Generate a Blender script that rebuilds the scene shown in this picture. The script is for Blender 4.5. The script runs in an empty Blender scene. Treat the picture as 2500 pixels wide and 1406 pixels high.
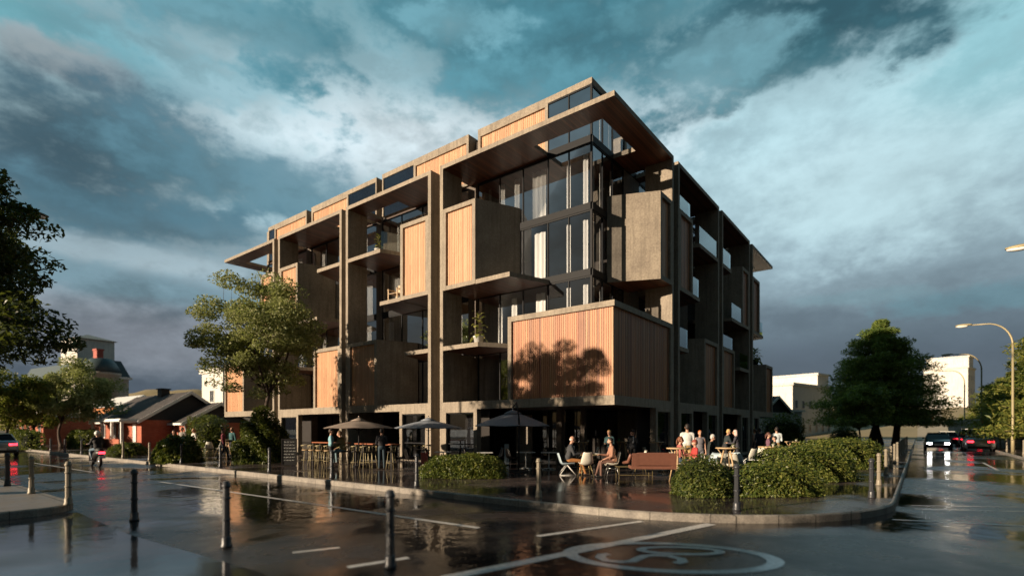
import bpy, bmesh, math, random
import numpy as np
from mathutils import Vector, Matrix

random.seed(7)
RNG = np.random.default_rng(11)
SC = bpy.context.scene
COL = SC.collection
R = math.radians

# ---------------------------------------------------------------- frame of reference
# camera stands at the origin of X/Y; the two streets run along u (to the far left) and v (to the far right)
EYE = 1.70
HOR, FPX, CX = 1048.0, 1280.0, 1250.0
OX, OY = 3.789, 19.4
UX, UY = -0.790, 0.613
VX, VY = 0.613, 0.790
YAW = math.atan2(VY, VX)
PAVE = 0.15

def uv(u, v, z=0.0):
    return (OX + UX*u + VX*v, OY + UY*u + VY*v, z)

def spot(px, py, z=PAVE):
    d = (EYE - z)*FPX/(py - HOR)
    return ((px - CX)/FPX*d, d, z)

def at(px, d, z=PAVE):
    return ((px - CX)/FPX*d, d, z)

# ---------------------------------------------------------------- object helpers
def link(o, parent=None):
    COL.objects.link(o)
    if parent is not None:
        o.parent = parent
    return o

def tag(o, label=None, cat=None, group=None, kind=None):
    if label: o['label'] = label
    if cat: o['category'] = cat
    if group: o['group'] = group
    if kind: o['kind'] = kind
    return o

def thing(name, label, cat, loc=(0, 0, 0), rz=0.0, group=None, scale=1.0):
    o = bpy.data.objects.new(name, None)
    o.empty_display_size = 0.2
    link(o)
    o.location = loc
    o.rotation_euler = (0, 0, rz)
    o.scale = (scale, scale, scale)
    return tag(o, label, cat, group)

def kids(o):
    return [c for c in bpy.data.objects if c.parent == o]

KIDS = {}
def copy_tree(o, parent=None, name=None):
    c = o.copy()
    COL.objects.link(c)
    if parent is not None:
        c.parent = parent
    for ch in list(o.children):
        copy_tree(ch, c)
    return c

def dup(o, loc, rz, label, group=None, scale=None):
    c = copy_tree(o)
    c.location = loc
    c.rotation_euler = (0, 0, rz)
    if scale: c.scale = (scale,)*3
    tag(c, label, None, group)
    return c

class MB:
    def __init__(self, T=None):
        self.v, self.f, self.mi, self.sm = [], [], [], []
        self.T = T
    def add(self, verts, faces, m=0, smooth=False):
        b = len(self.v)
        T = self.T
        self.v.extend([T(*p) for p in verts] if T else [tuple(p) for p in verts])
        for k, f in enumerate(faces):
            self.f.append(tuple(b + i for i in f))
            self.mi.append(m[k] if isinstance(m, (list, tuple)) else m)
            self.sm.append(smooth)
        return self
    def box(self, x0, x1, y0, y1, z0, z1, m=0):
        vs = [(x0,y0,z0),(x1,y0,z0),(x1,y1,z0),(x0,y1,z0),(x0,y0,z1),(x1,y0,z1),(x1,y1,z1),(x0,y1,z1)]
        fs = [(3,2,1,0),(4,5,6,7),(0,1,5,4),(1,2,6,5),(2,3,7,6),(3,0,4,7)]
        return self.add(vs, fs, m)
    def prism(self, pts, z0, z1, m=0, mb=None, mt=None, smooth=False):
        n = len(pts)
        vs = [(x, y, z0) for x, y in pts] + [(x, y, z1) for x, y in pts]
        fs = [tuple(range(n-1, -1, -1)), tuple(range(n, 2*n))]
        ms = [m if mb is None else mb, m if mt is None else mt]
        for i in range(n):
            j = (i+1) % n
            fs.append((i, j, n+j, n+i)); ms.append(m)
        return self.add(vs, fs, ms, smooth)
    def tube(self, path, rad, n=8, m=0, caps=True, smooth=True, flat=None):
        path = [Vector(p) for p in path]
        k = len(path)
        if not isinstance(rad, (list, tuple)): rad = [rad]*k
        vs, fs = [], []
        prev = None
        for i, p in enumerate(path):
            if i == 0: t = path[1]-path[0]
            elif i == k-1: t = path[-1]-path[-2]
            else: t = path[i+1]-path[i-1]
            if t.length < 1e-9: t = Vector((0,0,1))
            t.normalize()
            if prev is None:
                a = Vector((0,0,1)) if abs(t.z) < 0.9 else Vector((1,0,0))
                x = t.cross(a).normalized()
            else:
                x = (prev - t*prev.dot(t))
                x = x.normalized() if x.length > 1e-6 else t.orthogonal().normalized()
            prev = x
            y = t.cross(x)
            for j in range(n):
                a = 2*math.pi*j/n
                vs.append(tuple(p + (x*math.cos(a) + y*math.sin(a))*rad[i]))
        for i in range(k-1):
            for j in range(n):
                j2 = (j+1) % n
                fs.append((i*n+j, i*n+j2, (i+1)*n+j2, (i+1)*n+j))
        if caps:
            fs.append(tuple(range(n-1, -1, -1)))
            fs.append(tuple((k-1)*n+j for j in range(n)))
        return self.add(vs, fs, m, smooth)
    def bar(self, a, b, w, m=0, n=4):
        return self.tube([a, b], w, n, m, True, n > 5)
    def lathe(self, prof, n=16, c=(0,0,0), m=0, smooth=True):
        vs, fs = [], []
        for r, z in prof:
            for j in range(n):
                a = 2*math.pi*j/n
                vs.append((c[0]+r*math.cos(a), c[1]+r*math.sin(a), c[2]+z))
        k = len(prof)
        for i in range(k-1):
            for j in range(n):
                j2 = (j+1) % n
                fs.append((i*n+j, i*n+j2, (i+1)*n+j2, (i+1)*n+j))
        fs.append(tuple(range(n-1, -1, -1)))
        fs.append(tuple((k-1)*n+j for j in range(n)))
        return self.add(vs, fs, m, smooth)
    def ball(self, c, r, n=12, k=8, m=0, rot=None):
        if not isinstance(r, (tuple, list)): r = (r, r, r)
        vs, fs = [], []
        M = rot
        for i in range(k+1):
            th = math.pi*i/k
            for j in range(n):
                a = 2*math.pi*j/n
                p = Vector((r[0]*math.sin(th)*math.cos(a), r[1]*math.sin(th)*math.sin(a), r[2]*math.cos(th)))
                if M is not None: p = M @ p
                vs.append((c[0]+p.x, c[1]+p.y, c[2]+p.z))
        for i in range(k):
            for j in range(n):
                j2 = (j+1) % n
                fs.append((i*n+j, (i+1)*n+j, (i+1)*n+j2, i*n+j2))
        return self.add(vs, fs, m, True)
    def ring(self, s0, s1, z0, z1, t, d0, d1, m=0, tb=None, tt=None):
        """picture-frame in the x/z plane, bars t wide, between depths d0 and d1"""
        tb = t if tb is None else tb; tt = t if tt is None else tt
        o = [(s0,z0),(s1,z0),(s1,z1),(s0,z1)]
        i = [(s0+t,z0+tb),(s1-t,z0+tb),(s1-t,z1-tt),(s0+t,z1-tt)]
        vs = [(a,d0,b) for a,b in o]+[(a,d0,b) for a,b in i]+[(a,d1,b) for a,b in o]+[(a,d1,b) for a,b in i]
        fs = []
        for k in range(4):
            j = (k+1)%4
            fs += [(k,j,4+j,4+k),(8+j,8+k,12+k,12+j),(k,8+k,8+j,j),(4+j,12+j,12+k,4+k)]
        return self.add(vs, fs, m)
    def build(self, name, mats, parent=None, loc=None, rz=0.0, recalc=True):
        me = bpy.data.meshes.new(name)
        me.from_pydata(self.v, [], self.f)
        if not isinstance(mats, (list, tuple)): mats = [mats]
        for mm in mats: me.materials.append(mm)
        if len(mats) > 1: me.polygons.foreach_set('material_index', self.mi)
        me.polygons.foreach_set('use_smooth', self.sm)
        me.update()
        if recalc:
            bm = bmesh.new(); bm.from_mesh(me)
            bmesh.ops.recalc_face_normals(bm, faces=bm.faces)
            bm.to_mesh(me); bm.free()
        o = bpy.data.objects.new(name, me)
        link(o, parent)
        if loc is not None: o.location = loc
        o.rotation_euler = (0, 0, rz)
        return o

def arr_mesh(name, verts, quads, mats, parent=None, smooth=False):
    verts = np.asarray(verts, dtype=np.float32); quads = np.asarray(quads, dtype=np.int32)
    me = bpy.data.meshes.new(name)
    n, q, w = len(verts), len(quads), quads.shape[1]
    me.vertices.add(n); me.vertices.foreach_set('co', verts.ravel())
    me.loops.add(q*w); me.loops.foreach_set('vertex_index', quads.ravel())
    me.polygons.add(q)
    me.polygons.foreach_set('loop_start', np.arange(0, q*w, w, dtype=np.int32))
    me.polygons.foreach_set('loop_total', np.full(q, w, dtype=np.int32))
    me.polygons.foreach_set('use_smooth', np.full(q, smooth, dtype=bool))
    me.update(calc_edges=True)
    for mm in (mats if isinstance(mats, (list, tuple)) else [mats]): me.materials.append(mm)
    o = bpy.data.objects.new(name, me)
    link(o, parent)
    return o

# ---------------------------------------------------------------- materials
class NT:
    def __init__(self, nt):
        self.nt = nt; self.n = nt.nodes; self.l = nt.links
    def node(self, t, **kw):
        nd = self.n.new(t)
        for k, v in kw.items(): setattr(nd, k, v)
        return nd
    def set(self, sock, val):
        if hasattr(val, 'is_linked') or hasattr(val, 'links'):
            self.l.new(val, sock)
        else:
            sock.default_value = val
    def math(self, op, a, b=None, c=None, clamp=False):
        nd = self.node('ShaderNodeMath', operation=op); nd.use_clamp = clamp
        self.set(nd.inputs[0], a)
        if b is not None: self.set(nd.inputs[1], b)
        if c is not None: self.set(nd.inputs[2], c)
        return nd.outputs[0]
    def mix(self, f, a, b, blend='MIX'):
        nd = self.node('ShaderNodeMix', data_type='RGBA', blend_type=blend)
        self.set(nd.inputs[0], f); self.set(nd.inputs[6], a); self.set(nd.inputs[7], b)
        return nd.outputs[2]
    def noise(self, vec, scale, detail=3.0, rough=0.5, dist=0.0):
        nd = self.node('ShaderNodeTexNoise')
        if vec is not None: self.l.new(vec, nd.inputs['Vector'])
        nd.inputs['Scale'].default_value = scale; nd.inputs['Detail'].default_value = detail
        nd.inputs['Roughness'].default_value = rough; nd.inputs['Distortion'].default_value = dist
        return nd.outputs['Fac']
    def mapping(self, vec, scale=(1,1,1), loc=(0,0,0), rot=(0,0,0)):
        nd = self.node('ShaderNodeMapping')
        self.l.new(vec, nd.inputs[0])
        nd.inputs['Scale'].default_value = scale; nd.inputs['Location'].default_value = loc; nd.inputs['Rotation'].default_value = rot
        return nd.outputs[0]
    def ramp(self, fac, stops, interp='LINEAR'):
        nd = self.node('ShaderNodeValToRGB')
        nd.color_ramp.interpolation = interp
        els = nd.color_ramp.elements
        while len(els) < len(stops): els.new(0.5)
        for e, (p, c) in zip(els, stops):
            e.position = p
            e.color = c if len(c) == 4 else (*c, 1)
        self.l.new(fac, nd.inputs[0])
        return nd.outputs[0]
    def maprange(self, v, a, b, c=0.0, d=1.0, smooth=False):
        nd = self.node('ShaderNodeMapRange')
        if smooth: nd.interpolation_type = 'SMOOTHSTEP'
        self.set(nd.inputs[0], v)
        for i, x in enumerate((a, b, c, d)): self.set(nd.inputs[1+i], x)
        return nd.outputs[0]
    def bump(self, h, strength=0.3, dist=0.02, normal=None):
        nd = self.node('ShaderNodeBump')
        nd.inputs['Strength'].default_value = strength; nd.inputs['Distance'].default_value = dist
        self.l.new(h, nd.inputs['Height'])
        if normal is not None: self.l.new(normal, nd.inputs['Normal'])
        return nd.outputs[0]

def c4(c): return (*c, 1.0) if len(c) == 3 else c

def new_mat(name):
    m = bpy.data.materials.new(name); m.use_nodes = True
    g = NT(m.node_tree)
    b = m.node_tree.nodes['Principled BSDF']
    return m, g, b

def plain(name, col, rough=0.6, metal=0.0, var=0.12, scale=9.0, bump=0.0, coat=0.0):
    m, g, b = new_mat(name)
    tc = g.node('ShaderNodeTexCoord').outputs['Object']
    n = g.noise(tc, scale, 4.0, 0.6)
    c = g.mix(n, c4([x*(1-var) for x in col]), c4([min(1, x*(1+var)) for x in col]))
    g.l.new(c, b.inputs['Base Color'])
    b.inputs['Roughness'].default_value = rough; b.inputs['Metallic'].default_value = metal
    b.inputs['Coat Weight'].default_value = coat
    if bump: g.l.new(g.bump(g.noise(tc, scale*8, 3), bump, 0.01), b.inputs['Normal'])
    return m

def concrete(name, dark, light, scale=1.0, rough=0.8, streak=True):
    m, g, b = new_mat(name)
    tc = g.node('ShaderNodeTexCoord').outputs['Object']
    n1 = g.noise(tc, 1.3*scale, 6.0, 0.65)
    n2 = g.noise(tc, 13*scale, 5.0, 0.7)
    n3 = g.noise(tc, 70*scale, 3.0, 0.6)
    f = g.math('ADD', g.math('MULTIPLY', n1, 0.35), g.math('ADD', g.math('MULTIPLY', n2, 0.45), g.math('MULTIPLY', n3, 0.2)))
    c = g.ramp(f, [(0.38, dark), (0.5, [(a+bb)/2 for a, bb in zip(dark, light)]), (0.60, light)])
    if streak:
        s = g.noise(g.mapping(tc, (6, 6, 0.35)), 1.0, 4.0, 0.6)
        c = g.mix(g.maprange(s, 0.48, 0.72, 0.0, 0.55), c, c4([x*0.6 for x in dark]))
    g.l.new(c, b.inputs['Base Color'])
    b.inputs['Roughness'].default_value = rough
    h = g.math('ADD', n2, g.math('MULTIPLY', n3, 0.5))
    g.l.new(g.bump(h, 0.35, 0.02), b.inputs['Normal'])
    return m

def slat_wood(name, cols, rough=0.55):
    """each slat is an island of its own and takes its own tone"""
    m, g, b = new_mat(name)
    geo = g.node('ShaderNodeNewGeometry')
    tc = g.node('ShaderNodeTexCoord').outputs['Object']
    rnd = geo.outputs['Random Per Island']
    c = g.ramp(rnd, [(i/(len(cols)-1), x) for i, x in enumerate(cols)])
    off = g.node('ShaderNodeCombineXYZ'); g.l.new(g.math('MULTIPLY', rnd, 40.0), off.inputs[0])
    va = g.node('ShaderNodeVectorMath', operation='ADD'); g.l.new(tc, va.inputs[0]); g.l.new(off.outputs[0], va.inputs[1])
    spz = g.node('ShaderNodeSeparateXYZ'); g.l.new(tc, spz.inputs[0])
    wv = g.node('ShaderNodeCombineXYZ'); g.l.new(g.math('MULTIPLY', rnd, 97.0), wv.inputs[0])
    g.l.new(g.math('FLOOR', g.math('ADD', g.math('MULTIPLY', spz.outputs[2], 0.42), g.math('MULTIPLY', rnd, 9.0))), wv.inputs[1])
    wn = g.node('ShaderNodeTexWhiteNoise', noise_dimensions='2D'); g.l.new(wv.outputs[0], wn.inputs['Vector'])
    c = g.mix(g.maprange(wn.outputs['Value'], 0.0, 1.0, 0.0, 0.45), c, c4([x*0.5 for x in cols[-1]]))
    grain = g.noise(g.mapping(va.outputs[0], (30, 30, 1.2)), 1.0, 5.0, 0.65, 0.6)
    c = g.mix(g.maprange(grain, 0.42, 0.75, 0.0, 0.55), c, c4([x*0.42 for x in cols[0]]))
    blot = g.noise(tc, 1.1, 3.0)
    c = g.mix(g.maprange(blot, 0.4, 0.7, 0.0, 0.25), c, c4([x*0.6 for x in cols[-1]]))
    g.l.new(c, b.inputs['Base Color'])
    b.inputs['Roughness'].default_value = rough
    g.l.new(g.bump(grain, 0.25, 0.01), b.inputs['Normal'])
    return m

def board_wood(name, col, pitch=0.11, axis=1, rough=0.5):
    m, g, b = new_mat(name)
    tc = g.node('ShaderNodeTexCoord').outputs['Object']
    sp = g.node('ShaderNodeSeparateXYZ'); g.l.new(tc, sp.inputs[0])
    q = g.math('DIVIDE', sp.outputs[axis], pitch)
    fl = g.math('FLOOR', q)
    fr = g.math('FRACT', q)
    wn = g.node('ShaderNodeTexWhiteNoise', noise_dimensions='1D'); g.l.new(fl, wn.inputs['W'])
    sc = [3, 3, 3]; sc[axis] = 30; sc[1-axis] = 1.2
    gr = g.noise(g.mapping(tc, tuple(sc)), 1.0, 4.0, 0.6)
    c = g.mix(wn.outputs['Value'], c4([x*0.55 for x in col]), c4([x*1.35 for x in col]))
    c = g.mix(g.maprange(gr, 0.4, 0.8, 0, 0.5), c, c4([x*0.4 for x in col]))
    edge = g.math('LESS_THAN', fr, 0.1)
    c = g.mix(g.math('MULTIPLY', edge, 0.85), c, (0.004, 0.003, 0.003, 1))
    g.l.new(c, b.inputs['Base Color'])
    b.inputs['Roughness'].default_value = rough
    return m

def glass_mat(name, tint=(0.62, 0.68, 0.72), base=0.10, gain=0.9, gl=(1, 1, 1), rough=0.0):
    """thin architectural glass: a clear tinted sheet with a fresnel mirror on it"""
    m, g, b = new_mat(name)
    m.node_tree.nodes.remove(b)
    out = m.node_tree.nodes['Material Output']
    lw = g.node('ShaderNodeLayerWeight'); lw.inputs['Blend'].default_value = 0.35
    f = g.math('ADD', g.math('MULTIPLY', lw.outputs['Fresnel'], gain), base, clamp=True)
    tr = g.node('ShaderNodeBsdfTransparent'); tr.inputs[0].default_value = c4(tint)
    go = g.node('ShaderNodeBsdfGlossy'); go.inputs['Roughness'].default_value = rough; go.inputs[0].default_value = c4(gl)
    mx = g.node('ShaderNodeMixShader')
    g.l.new(f, mx.inputs[0]); g.l.new(tr.outputs[0], mx.inputs[1]); g.l.new(go.outputs[0], mx.inputs[2])
    g.l.new(mx.outputs[0], out.inputs[0])
    return m

def foliage(name, dark, mid, light, trans=0.35, rough=0.45):
    m, g, b = new_mat(name)
    out = m.node_tree.nodes['Material Output']
    geo = g.node('ShaderNodeNewGeometry')
    tc = g.node('ShaderNodeTexCoord').outputs['Object']
    cl = g.noise(tc, 0.9, 2.0)
    f = g.math('ADD', g.math('MULTIPLY', geo.outputs['Random Per Island'], 0.6), g.math('MULTIPLY', cl, 0.5))
    c = g.ramp(f, [(0.2, dark), (0.5, mid), (0.9, light)])
    g.l.new(c, b.inputs['Base Color'])
    b.inputs['Roughness'].default_value = rough
    b.inputs['Specular IOR Level'].default_value = 0.35
    tl = g.node('ShaderNodeBsdfTranslucent')
    g.l.new(g.mix(0.5, c, (0.25, 0.30, 0.03, 1)), tl.inputs[0])
    mx = g.node('ShaderNodeMixShader'); mx.inputs[0].default_value = trans
    g.l.new(b.outputs[0], mx.inputs[1]); g.l.new(tl.outputs[0], mx.inputs[2])
    g.l.new(mx.outputs[0], out.inputs[0])
    return m

def lamp_mat(name, col, strength):
    m, g, b = new_mat(name)
    b.inputs['Base Color'].default_value = c4(col)
    b.inputs['Emission Color'].default_value = c4(col)
    b.inputs['Emission Strength'].default_value = strength
    return m

M = {}
M['conc'] = concrete('warm_render', (0.20, 0.166, 0.134), (0.40, 0.34, 0.265), 1.0)
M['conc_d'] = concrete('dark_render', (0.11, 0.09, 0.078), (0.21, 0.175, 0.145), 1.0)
M['wood'] = slat_wood('larch_slats', [(0.55, 0.26, 0.125), (0.74, 0.42, 0.225), (0.62, 0.31, 0.155), (0.80, 0.49, 0.28), (0.58, 0.28, 0.135)])
M['wood_red'] = slat_wood('cedar_slats', [(0.34, 0.105, 0.05), (0.62, 0.28, 0.125), (0.20, 0.062, 0.034), (0.74, 0.42, 0.21), (0.40, 0.135, 0.06), (0.66, 0.30, 0.135)])
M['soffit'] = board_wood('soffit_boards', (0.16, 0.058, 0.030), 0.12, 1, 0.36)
M['metal'] = plain('anthracite_metal', (0.016, 0.017, 0.020), 0.55, 0.0, 0.2)
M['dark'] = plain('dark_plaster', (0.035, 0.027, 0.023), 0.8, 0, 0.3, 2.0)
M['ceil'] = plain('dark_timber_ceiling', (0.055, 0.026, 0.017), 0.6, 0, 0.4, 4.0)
M['metal'].node_tree.nodes['Principled BSDF'].inputs['Specular IOR Level'].default_value = 0.12
M['glass'] = glass_mat('window_glass', (0.93, 0.95, 0.97), 0.05, 0.75, (0.80, 0.86, 0.95))
M['glass_c'] = glass_mat('corner_glass', (0.92, 0.94, 0.97), 0.20, 0.9, (0.88, 0.93, 1.0))
M['rail'] = glass_mat('balustrade_glass', (0.72, 0.80, 0.82), 0.22, 1.0, (0.85, 0.93, 0.95), 0.02)
M['curtain'] = plain('white_curtain', (0.84, 0.82, 0.78), 0.9, 0, 0.08, 3.0)
M['bark'] = plain('bark', (0.085, 0.06, 0.048), 0.9, 0, 0.5, 14, 0.6)
M['pole'] = plain('galvanised_pole', (0.40, 0.34, 0.20), 0.5, 0.2, 0.15)
M['white'] = plain('white_paint', (0.84, 0.83, 0.80), 0.5, 0, 0.06, 4)
M['lensm'] = plain('lamp_lens', (0.85, 0.84, 0.80), 0.25, 0, 0.03)
M['black'] = plain('black_rubber', (0.012, 0.012, 0.013), 0.6, 0, 0.2)
M['chrome'] = plain('brushed_steel', (0.55, 0.54, 0.52), 0.25, 0.9, 0.1)
M['oak'] = plain('pale_oak', (0.52, 0.36, 0.20), 0.5, 0, 0.25, 14)
M['steel_w'] = plain('white_steel', (0.74, 0.73, 0.70), 0.35, 0, 0.05)
M['shell_w'] = plain('white_shell', (0.76, 0.72, 0.62), 0.35, 0, 0.05, 5)
M['shell_b'] = plain('pale_blue_shell', (0.42, 0.52, 0.58), 0.35, 0, 0.06, 5)
M['leather'] = plain('brown_leather', (0.20, 0.085, 0.058), 0.45, 0, 0.25, 12, 0.2)
M['brass'] = plain('dull_brass_wire', (0.32, 0.25, 0.12), 0.4, 0.5, 0.15)
M['terra'] = plain('terracotta', (0.40, 0.075, 0.05), 0.6, 0, 0.15)
M['teal'] = plain('teal_metal', (0.02, 0.17, 0.20), 0.4, 0.1, 0.1)
M['black_w'] = plain('black_stained_wood', (0.018, 0.015, 0.014), 0.45, 0, 0.3, 12)
M['red_w'] = plain('reddish_bar_timber', (0.30, 0.085, 0.030), 0.45, 0, 0.3, 12)
M['umb'] = plain('slate_canvas', (0.25, 0.28, 0.33), 0.85, 0, 0.12, 3)
M['umb2'] = plain('taupe_canvas', (0.30, 0.24, 0.20), 0.85, 0, 0.12, 3)
M['fol_tree'] = foliage('street_tree_leaves', (0.11, 0.145, 0.06), (0.33, 0.36, 0.16), (0.55, 0.55, 0.29), 0.45)
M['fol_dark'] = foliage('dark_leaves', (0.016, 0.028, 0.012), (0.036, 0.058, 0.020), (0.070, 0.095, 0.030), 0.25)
M['fol_cedar'] = foliage('cedar_needles', (0.05, 0.095, 0.03), (0.17, 0.25, 0.06), (0.34, 0.40, 0.10), 0.4)
M['fol_row'] = foliage('avenue_leaves', (0.06, 0.10, 0.025), (0.20, 0.23, 0.05), (0.40, 0.36, 0.09), 0.45)
M['fol_hedge'] = foliage('box_hedge_leaves', (0.028, 0.050, 0.012), (0.10, 0.14, 0.028), (0.28, 0.28, 0.07), 0.3, 0.35)
M['fol_yew'] = foliage('yew_leaves', (0.022, 0.040, 0.011), (0.075, 0.105, 0.024), (0.21, 0.22, 0.055), 0.3, 0.4)
M['fol_pot'] = foliage('potted_leaves', (0.14, 0.19, 0.05), (0.30, 0.33, 0.09), (0.55, 0.45, 0.14), 0.3, 0.3)
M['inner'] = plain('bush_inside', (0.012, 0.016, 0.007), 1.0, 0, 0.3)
# ---------------------------------------------------------------- camera, sun, sky
cam = bpy.data.cameras.new('camera')
co = bpy.data.objects.new('camera', cam); COL.objects.link(co)
co.location = (0, 0, EYE); co.rotation_euler = (R(90), 0, 0)
cam.sensor_width = 36.0; cam.lens = 36.0*FPX/2500.0
cam.shift_y = (HOR - 703.0)/2500.0
cam.clip_start = 0.1; cam.clip_end = 6000
cam.dof.use_dof = True; cam.dof.focus_distance = 18.0; cam.dof.aperture_fstop = 0.34
SC.camera = co

SUN_EL = R(12.0)
SUN_D = Vector((-0.879*math.cos(SUN_EL), -0.476*math.cos(SUN_EL), math.sin(SUN_EL))).normalized()
sl = bpy.data.lights.new('sun', 'SUN'); so = bpy.data.objects.new('sun', sl); COL.objects.link(so)
sl.energy = 5.0; sl.angle = R(0.55); sl.color = (1.52, 1.22, 0.88)
so.location = (-40, -30, 30)
so.rotation_euler = SUN_D.to_track_quat('Z', 'Y').to_euler()

SC.view_settings.view_transform = 'Standard'; SC.view_settings.look = 'None'; SC.view_settings.exposure = 0
SC.cycles.max_bounces = 10; SC.cycles.transparent_max_bounces = 24
SC.cycles.caustics_reflective = False; SC.cycles.caustics_refractive = False
SC.cycles.use_denoising = True
SC.cycles.sample_clamp_indirect = 6.0

def lin(c):
    return tuple(((x/255.0)/12.92 if x/255.0 <= 0.04045 else ((x/255.0+0.055)/1.055)**2.4) for x in c)

def build_sky():
    w = bpy.data.worlds.new('World'); SC.world = w; w.use_nodes = True
    g = NT(w.node_tree); g.n.clear()
    d = g.node('ShaderNodeTexCoord').outputs['Generated']
    sp = g.node('ShaderNodeSeparateXYZ'); g.l.new(d, sp.inputs[0])
    X, Y, Z = sp.outputs
    az = g.math('ARCTAN2', X, Y)
    el = g.math('ARCSINE', Z)
    # cloud-sheet coordinates: farther clouds crowd together towards the horizon
    zz = g.math('ADD', g.math('MAXIMUM', Z, 0.0), 0.45)
    cv = g.node('ShaderNodeCombineXYZ')
    g.l.new(g.math('DIVIDE', X, zz), cv.inputs[0]); g.l.new(g.math('DIVIDE', Y, zz), cv.inputs[1])
    sheet = cv.outputs[0]
    st = g.mapping(d, (1.0, 1.0, 1.7))
    nA = g.noise(st, 2.8, 6.0, 0.55, 0.2)
    nM = g.noise(g.mapping(d, (1.0, 1.0, 1.9), (1.3, 4.2, 0.6)), 8.0, 14.0, 0.60, 0.12)
    nC = g.noise(g.mapping(d, (1.0, 1.0, 1.7), (3.1, 1.7, 0)), 17.0, 12.0, 0.62, 0.1)
    nB = g.noise(sheet, 2.6, 10.0, 0.58, 0.2)
    rag = g.math('ADD', g.math('MULTIPLY', nA, 0.45), g.math('ADD', g.math('MULTIPLY', nM, 0.75), g.math('MULTIPLY', nC, 0.30)))
    rag = g.math('SUBTRACT', rag, 0.75)
    elw = g.math('ADD', el, g.math('MULTIPLY', rag, 0.10))
    base = g.ramp(g.math('DIVIDE', elw, R(60)), [
        (0.00, lin((62, 72, 86))), (0.07, lin((72, 84, 98))), (0.17, lin((98, 114, 126))), (0.27, lin((146, 170, 180))),
        (0.40, lin((164, 194, 203))), (0.52, lin((154, 187, 197))), (0.63, lin((122, 168, 180))), (0.75, lin((82, 134, 148))), (1.0, lin((70, 110, 124)))])
    col = base
    blobs = [  # px, py, rx, ry, colour, strength, raggedness
        (2420, 170, 420, 230, (126, 184, 193), 0.6, 0.9),
        (2150, 430, 560, 190, (178, 206, 213), 0.85, 1.0),
        (1960, 250, 300, 110, (172, 204, 212), 0.6, 1.6),
        (1250, 330, 420, 130, (196, 212, 218), 0.75, 1.6),
        (760, 260, 400, 130, (176, 202, 210), 0.75, 1.8),
        (1000, 370, 330, 110, (198, 208, 213), 0.6, 1.6),
        (620, 330, 240, 70, (184, 200, 207), 0.5, 2.0),
        (60, 40, 330, 80, (104, 172, 184), 0.85, 1.4),
        (330, 120, 420, 80, (112, 156, 168), 0.7, 2.0),
        (110, 130, 190, 46, (158, 164, 168), 0.8, 1.6),
        (150, 370, 560, 180, (60, 88, 102), 0.95, 1.2),
        (560, 440, 420, 85, (80, 116, 130), 0.9, 1.4),
        (420, 560, 560, 70, (72, 104, 118), 0.88, 1.5),
        (430, 640, 380, 34, (142, 160, 168), 0.75, 1.6),
        (330, 700, 420, 40, (96, 124, 136), 0.75, 1.4),
        (250, 760, 330, 34, (136, 146, 154), 0.5, 1.6),
        (350, 830, 700, 90, (122, 128, 138), 0.85, 0.5),
        (620, 60, 420, 70, (86, 136, 150), 0.8, 2.0),
        (1330, 90, 620, 135, (62, 112, 126), 0.93, 1.7),
        (1260, 210, 300, 60, (84, 136, 150), 0.75, 1.8),
        (2010, 60, 420, 115, (44, 82, 94), 0.97, 1.6),
        (1960, 150, 200, 60, (62, 108, 120), 0.75, 1.8),
        (1110, 60, 130, 40, (120, 166, 178), 0.45, 2.2),
        (1600, 40, 150, 30, (96, 144, 156), 0.4, 1.6),
        (1790, 140, 170, 60, (128, 174, 186), 0.5, 2.0),
        (2380, 730, 260, 40, (92, 126, 138), 0.7, 1.7),
        (2130, 720, 260, 20, (110, 140, 150), 0.5, 1.6),
        (2150, 930, 900, 110, (78, 90, 104), 0.85, 0.6),
    ]
    for px, py, rx, ry, c, s, rg in blobs:
        a0 = math.atan2(px - CX, FPX)
        e0 = math.atan2(HOR - py, math.hypot(FPX, px - CX))
        ca = math.cos(a0)
        ra = rx/FPX*ca*ca
        re = ry/FPX*ca
        da = g.math('DIVIDE', g.math('SUBTRACT', az, a0), ra)
        de = g.math('DIVIDE', g.math('SUBTRACT', el, e0), re)
        q = g.math('SQRT', g.math('ADD', g.math('MULTIPLY', da, da), g.math('MULTIPLY', de, de)))
        q = g.math('SUBTRACT', q, g.math('MULTIPLY', rag, rg*2.5))
        f = g.maprange(q, 1.25, 0.35, 0.0, s, True)
        col = g.mix(f, col, c4(lin(c)))
    # billows over everything, stronger in the broken cloud on the left and overhead, weaker in the haze on the right
    det = g.math('ADD', g.math('MULTIPLY', nM, 0.5), g.math('ADD', g.math('MULTIPLY', nC, 0.25), g.math('MULTIPLY', nB, 0.35)))
    det = g.maprange(det, 0.43, 0.67, -1.0, 1.0, True)
    amp = g.math('MULTIPLY', g.maprange(g.math('SUBTRACT', az, g.math('MULTIPLY', el, 0.9)), -0.5, 0.25, 0.25, 0.10, True), g.maprange(el, 0.0, 0.22, 0.25, 1.0, True))
    lum = g.math('ADD', 1.12, g.math('MULTIPLY', det, g.math('MULTIPLY', amp, 1.2)))
    lum = g.math('MULTIPLY', lum, g.maprange(Y, 0.02, 0.60, 0.17, 1.0, True))    # sky dimmed beside and behind the viewer, so shaded faces stay dark
    vm = g.node('ShaderNodeVectorMath', operation='SCALE')
    g.l.new(col, vm.inputs[0]); g.l.new(lum, vm.inputs['Scale'])
    sky = g.node('ShaderNodeTexSky', sky_type='NISHITA')
    sky.sun_disc = False; sky.sun_elevation = SUN_EL; sky.sun_rotation = R(241.6); sky.air_density = 1.2; sky.dust_density = 1.5
    b1 = g.node('ShaderNodeBackground'); g.l.new(sky.outputs[0], b1.inputs[0]); b1.inputs[1].default_value = 0.06
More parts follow.
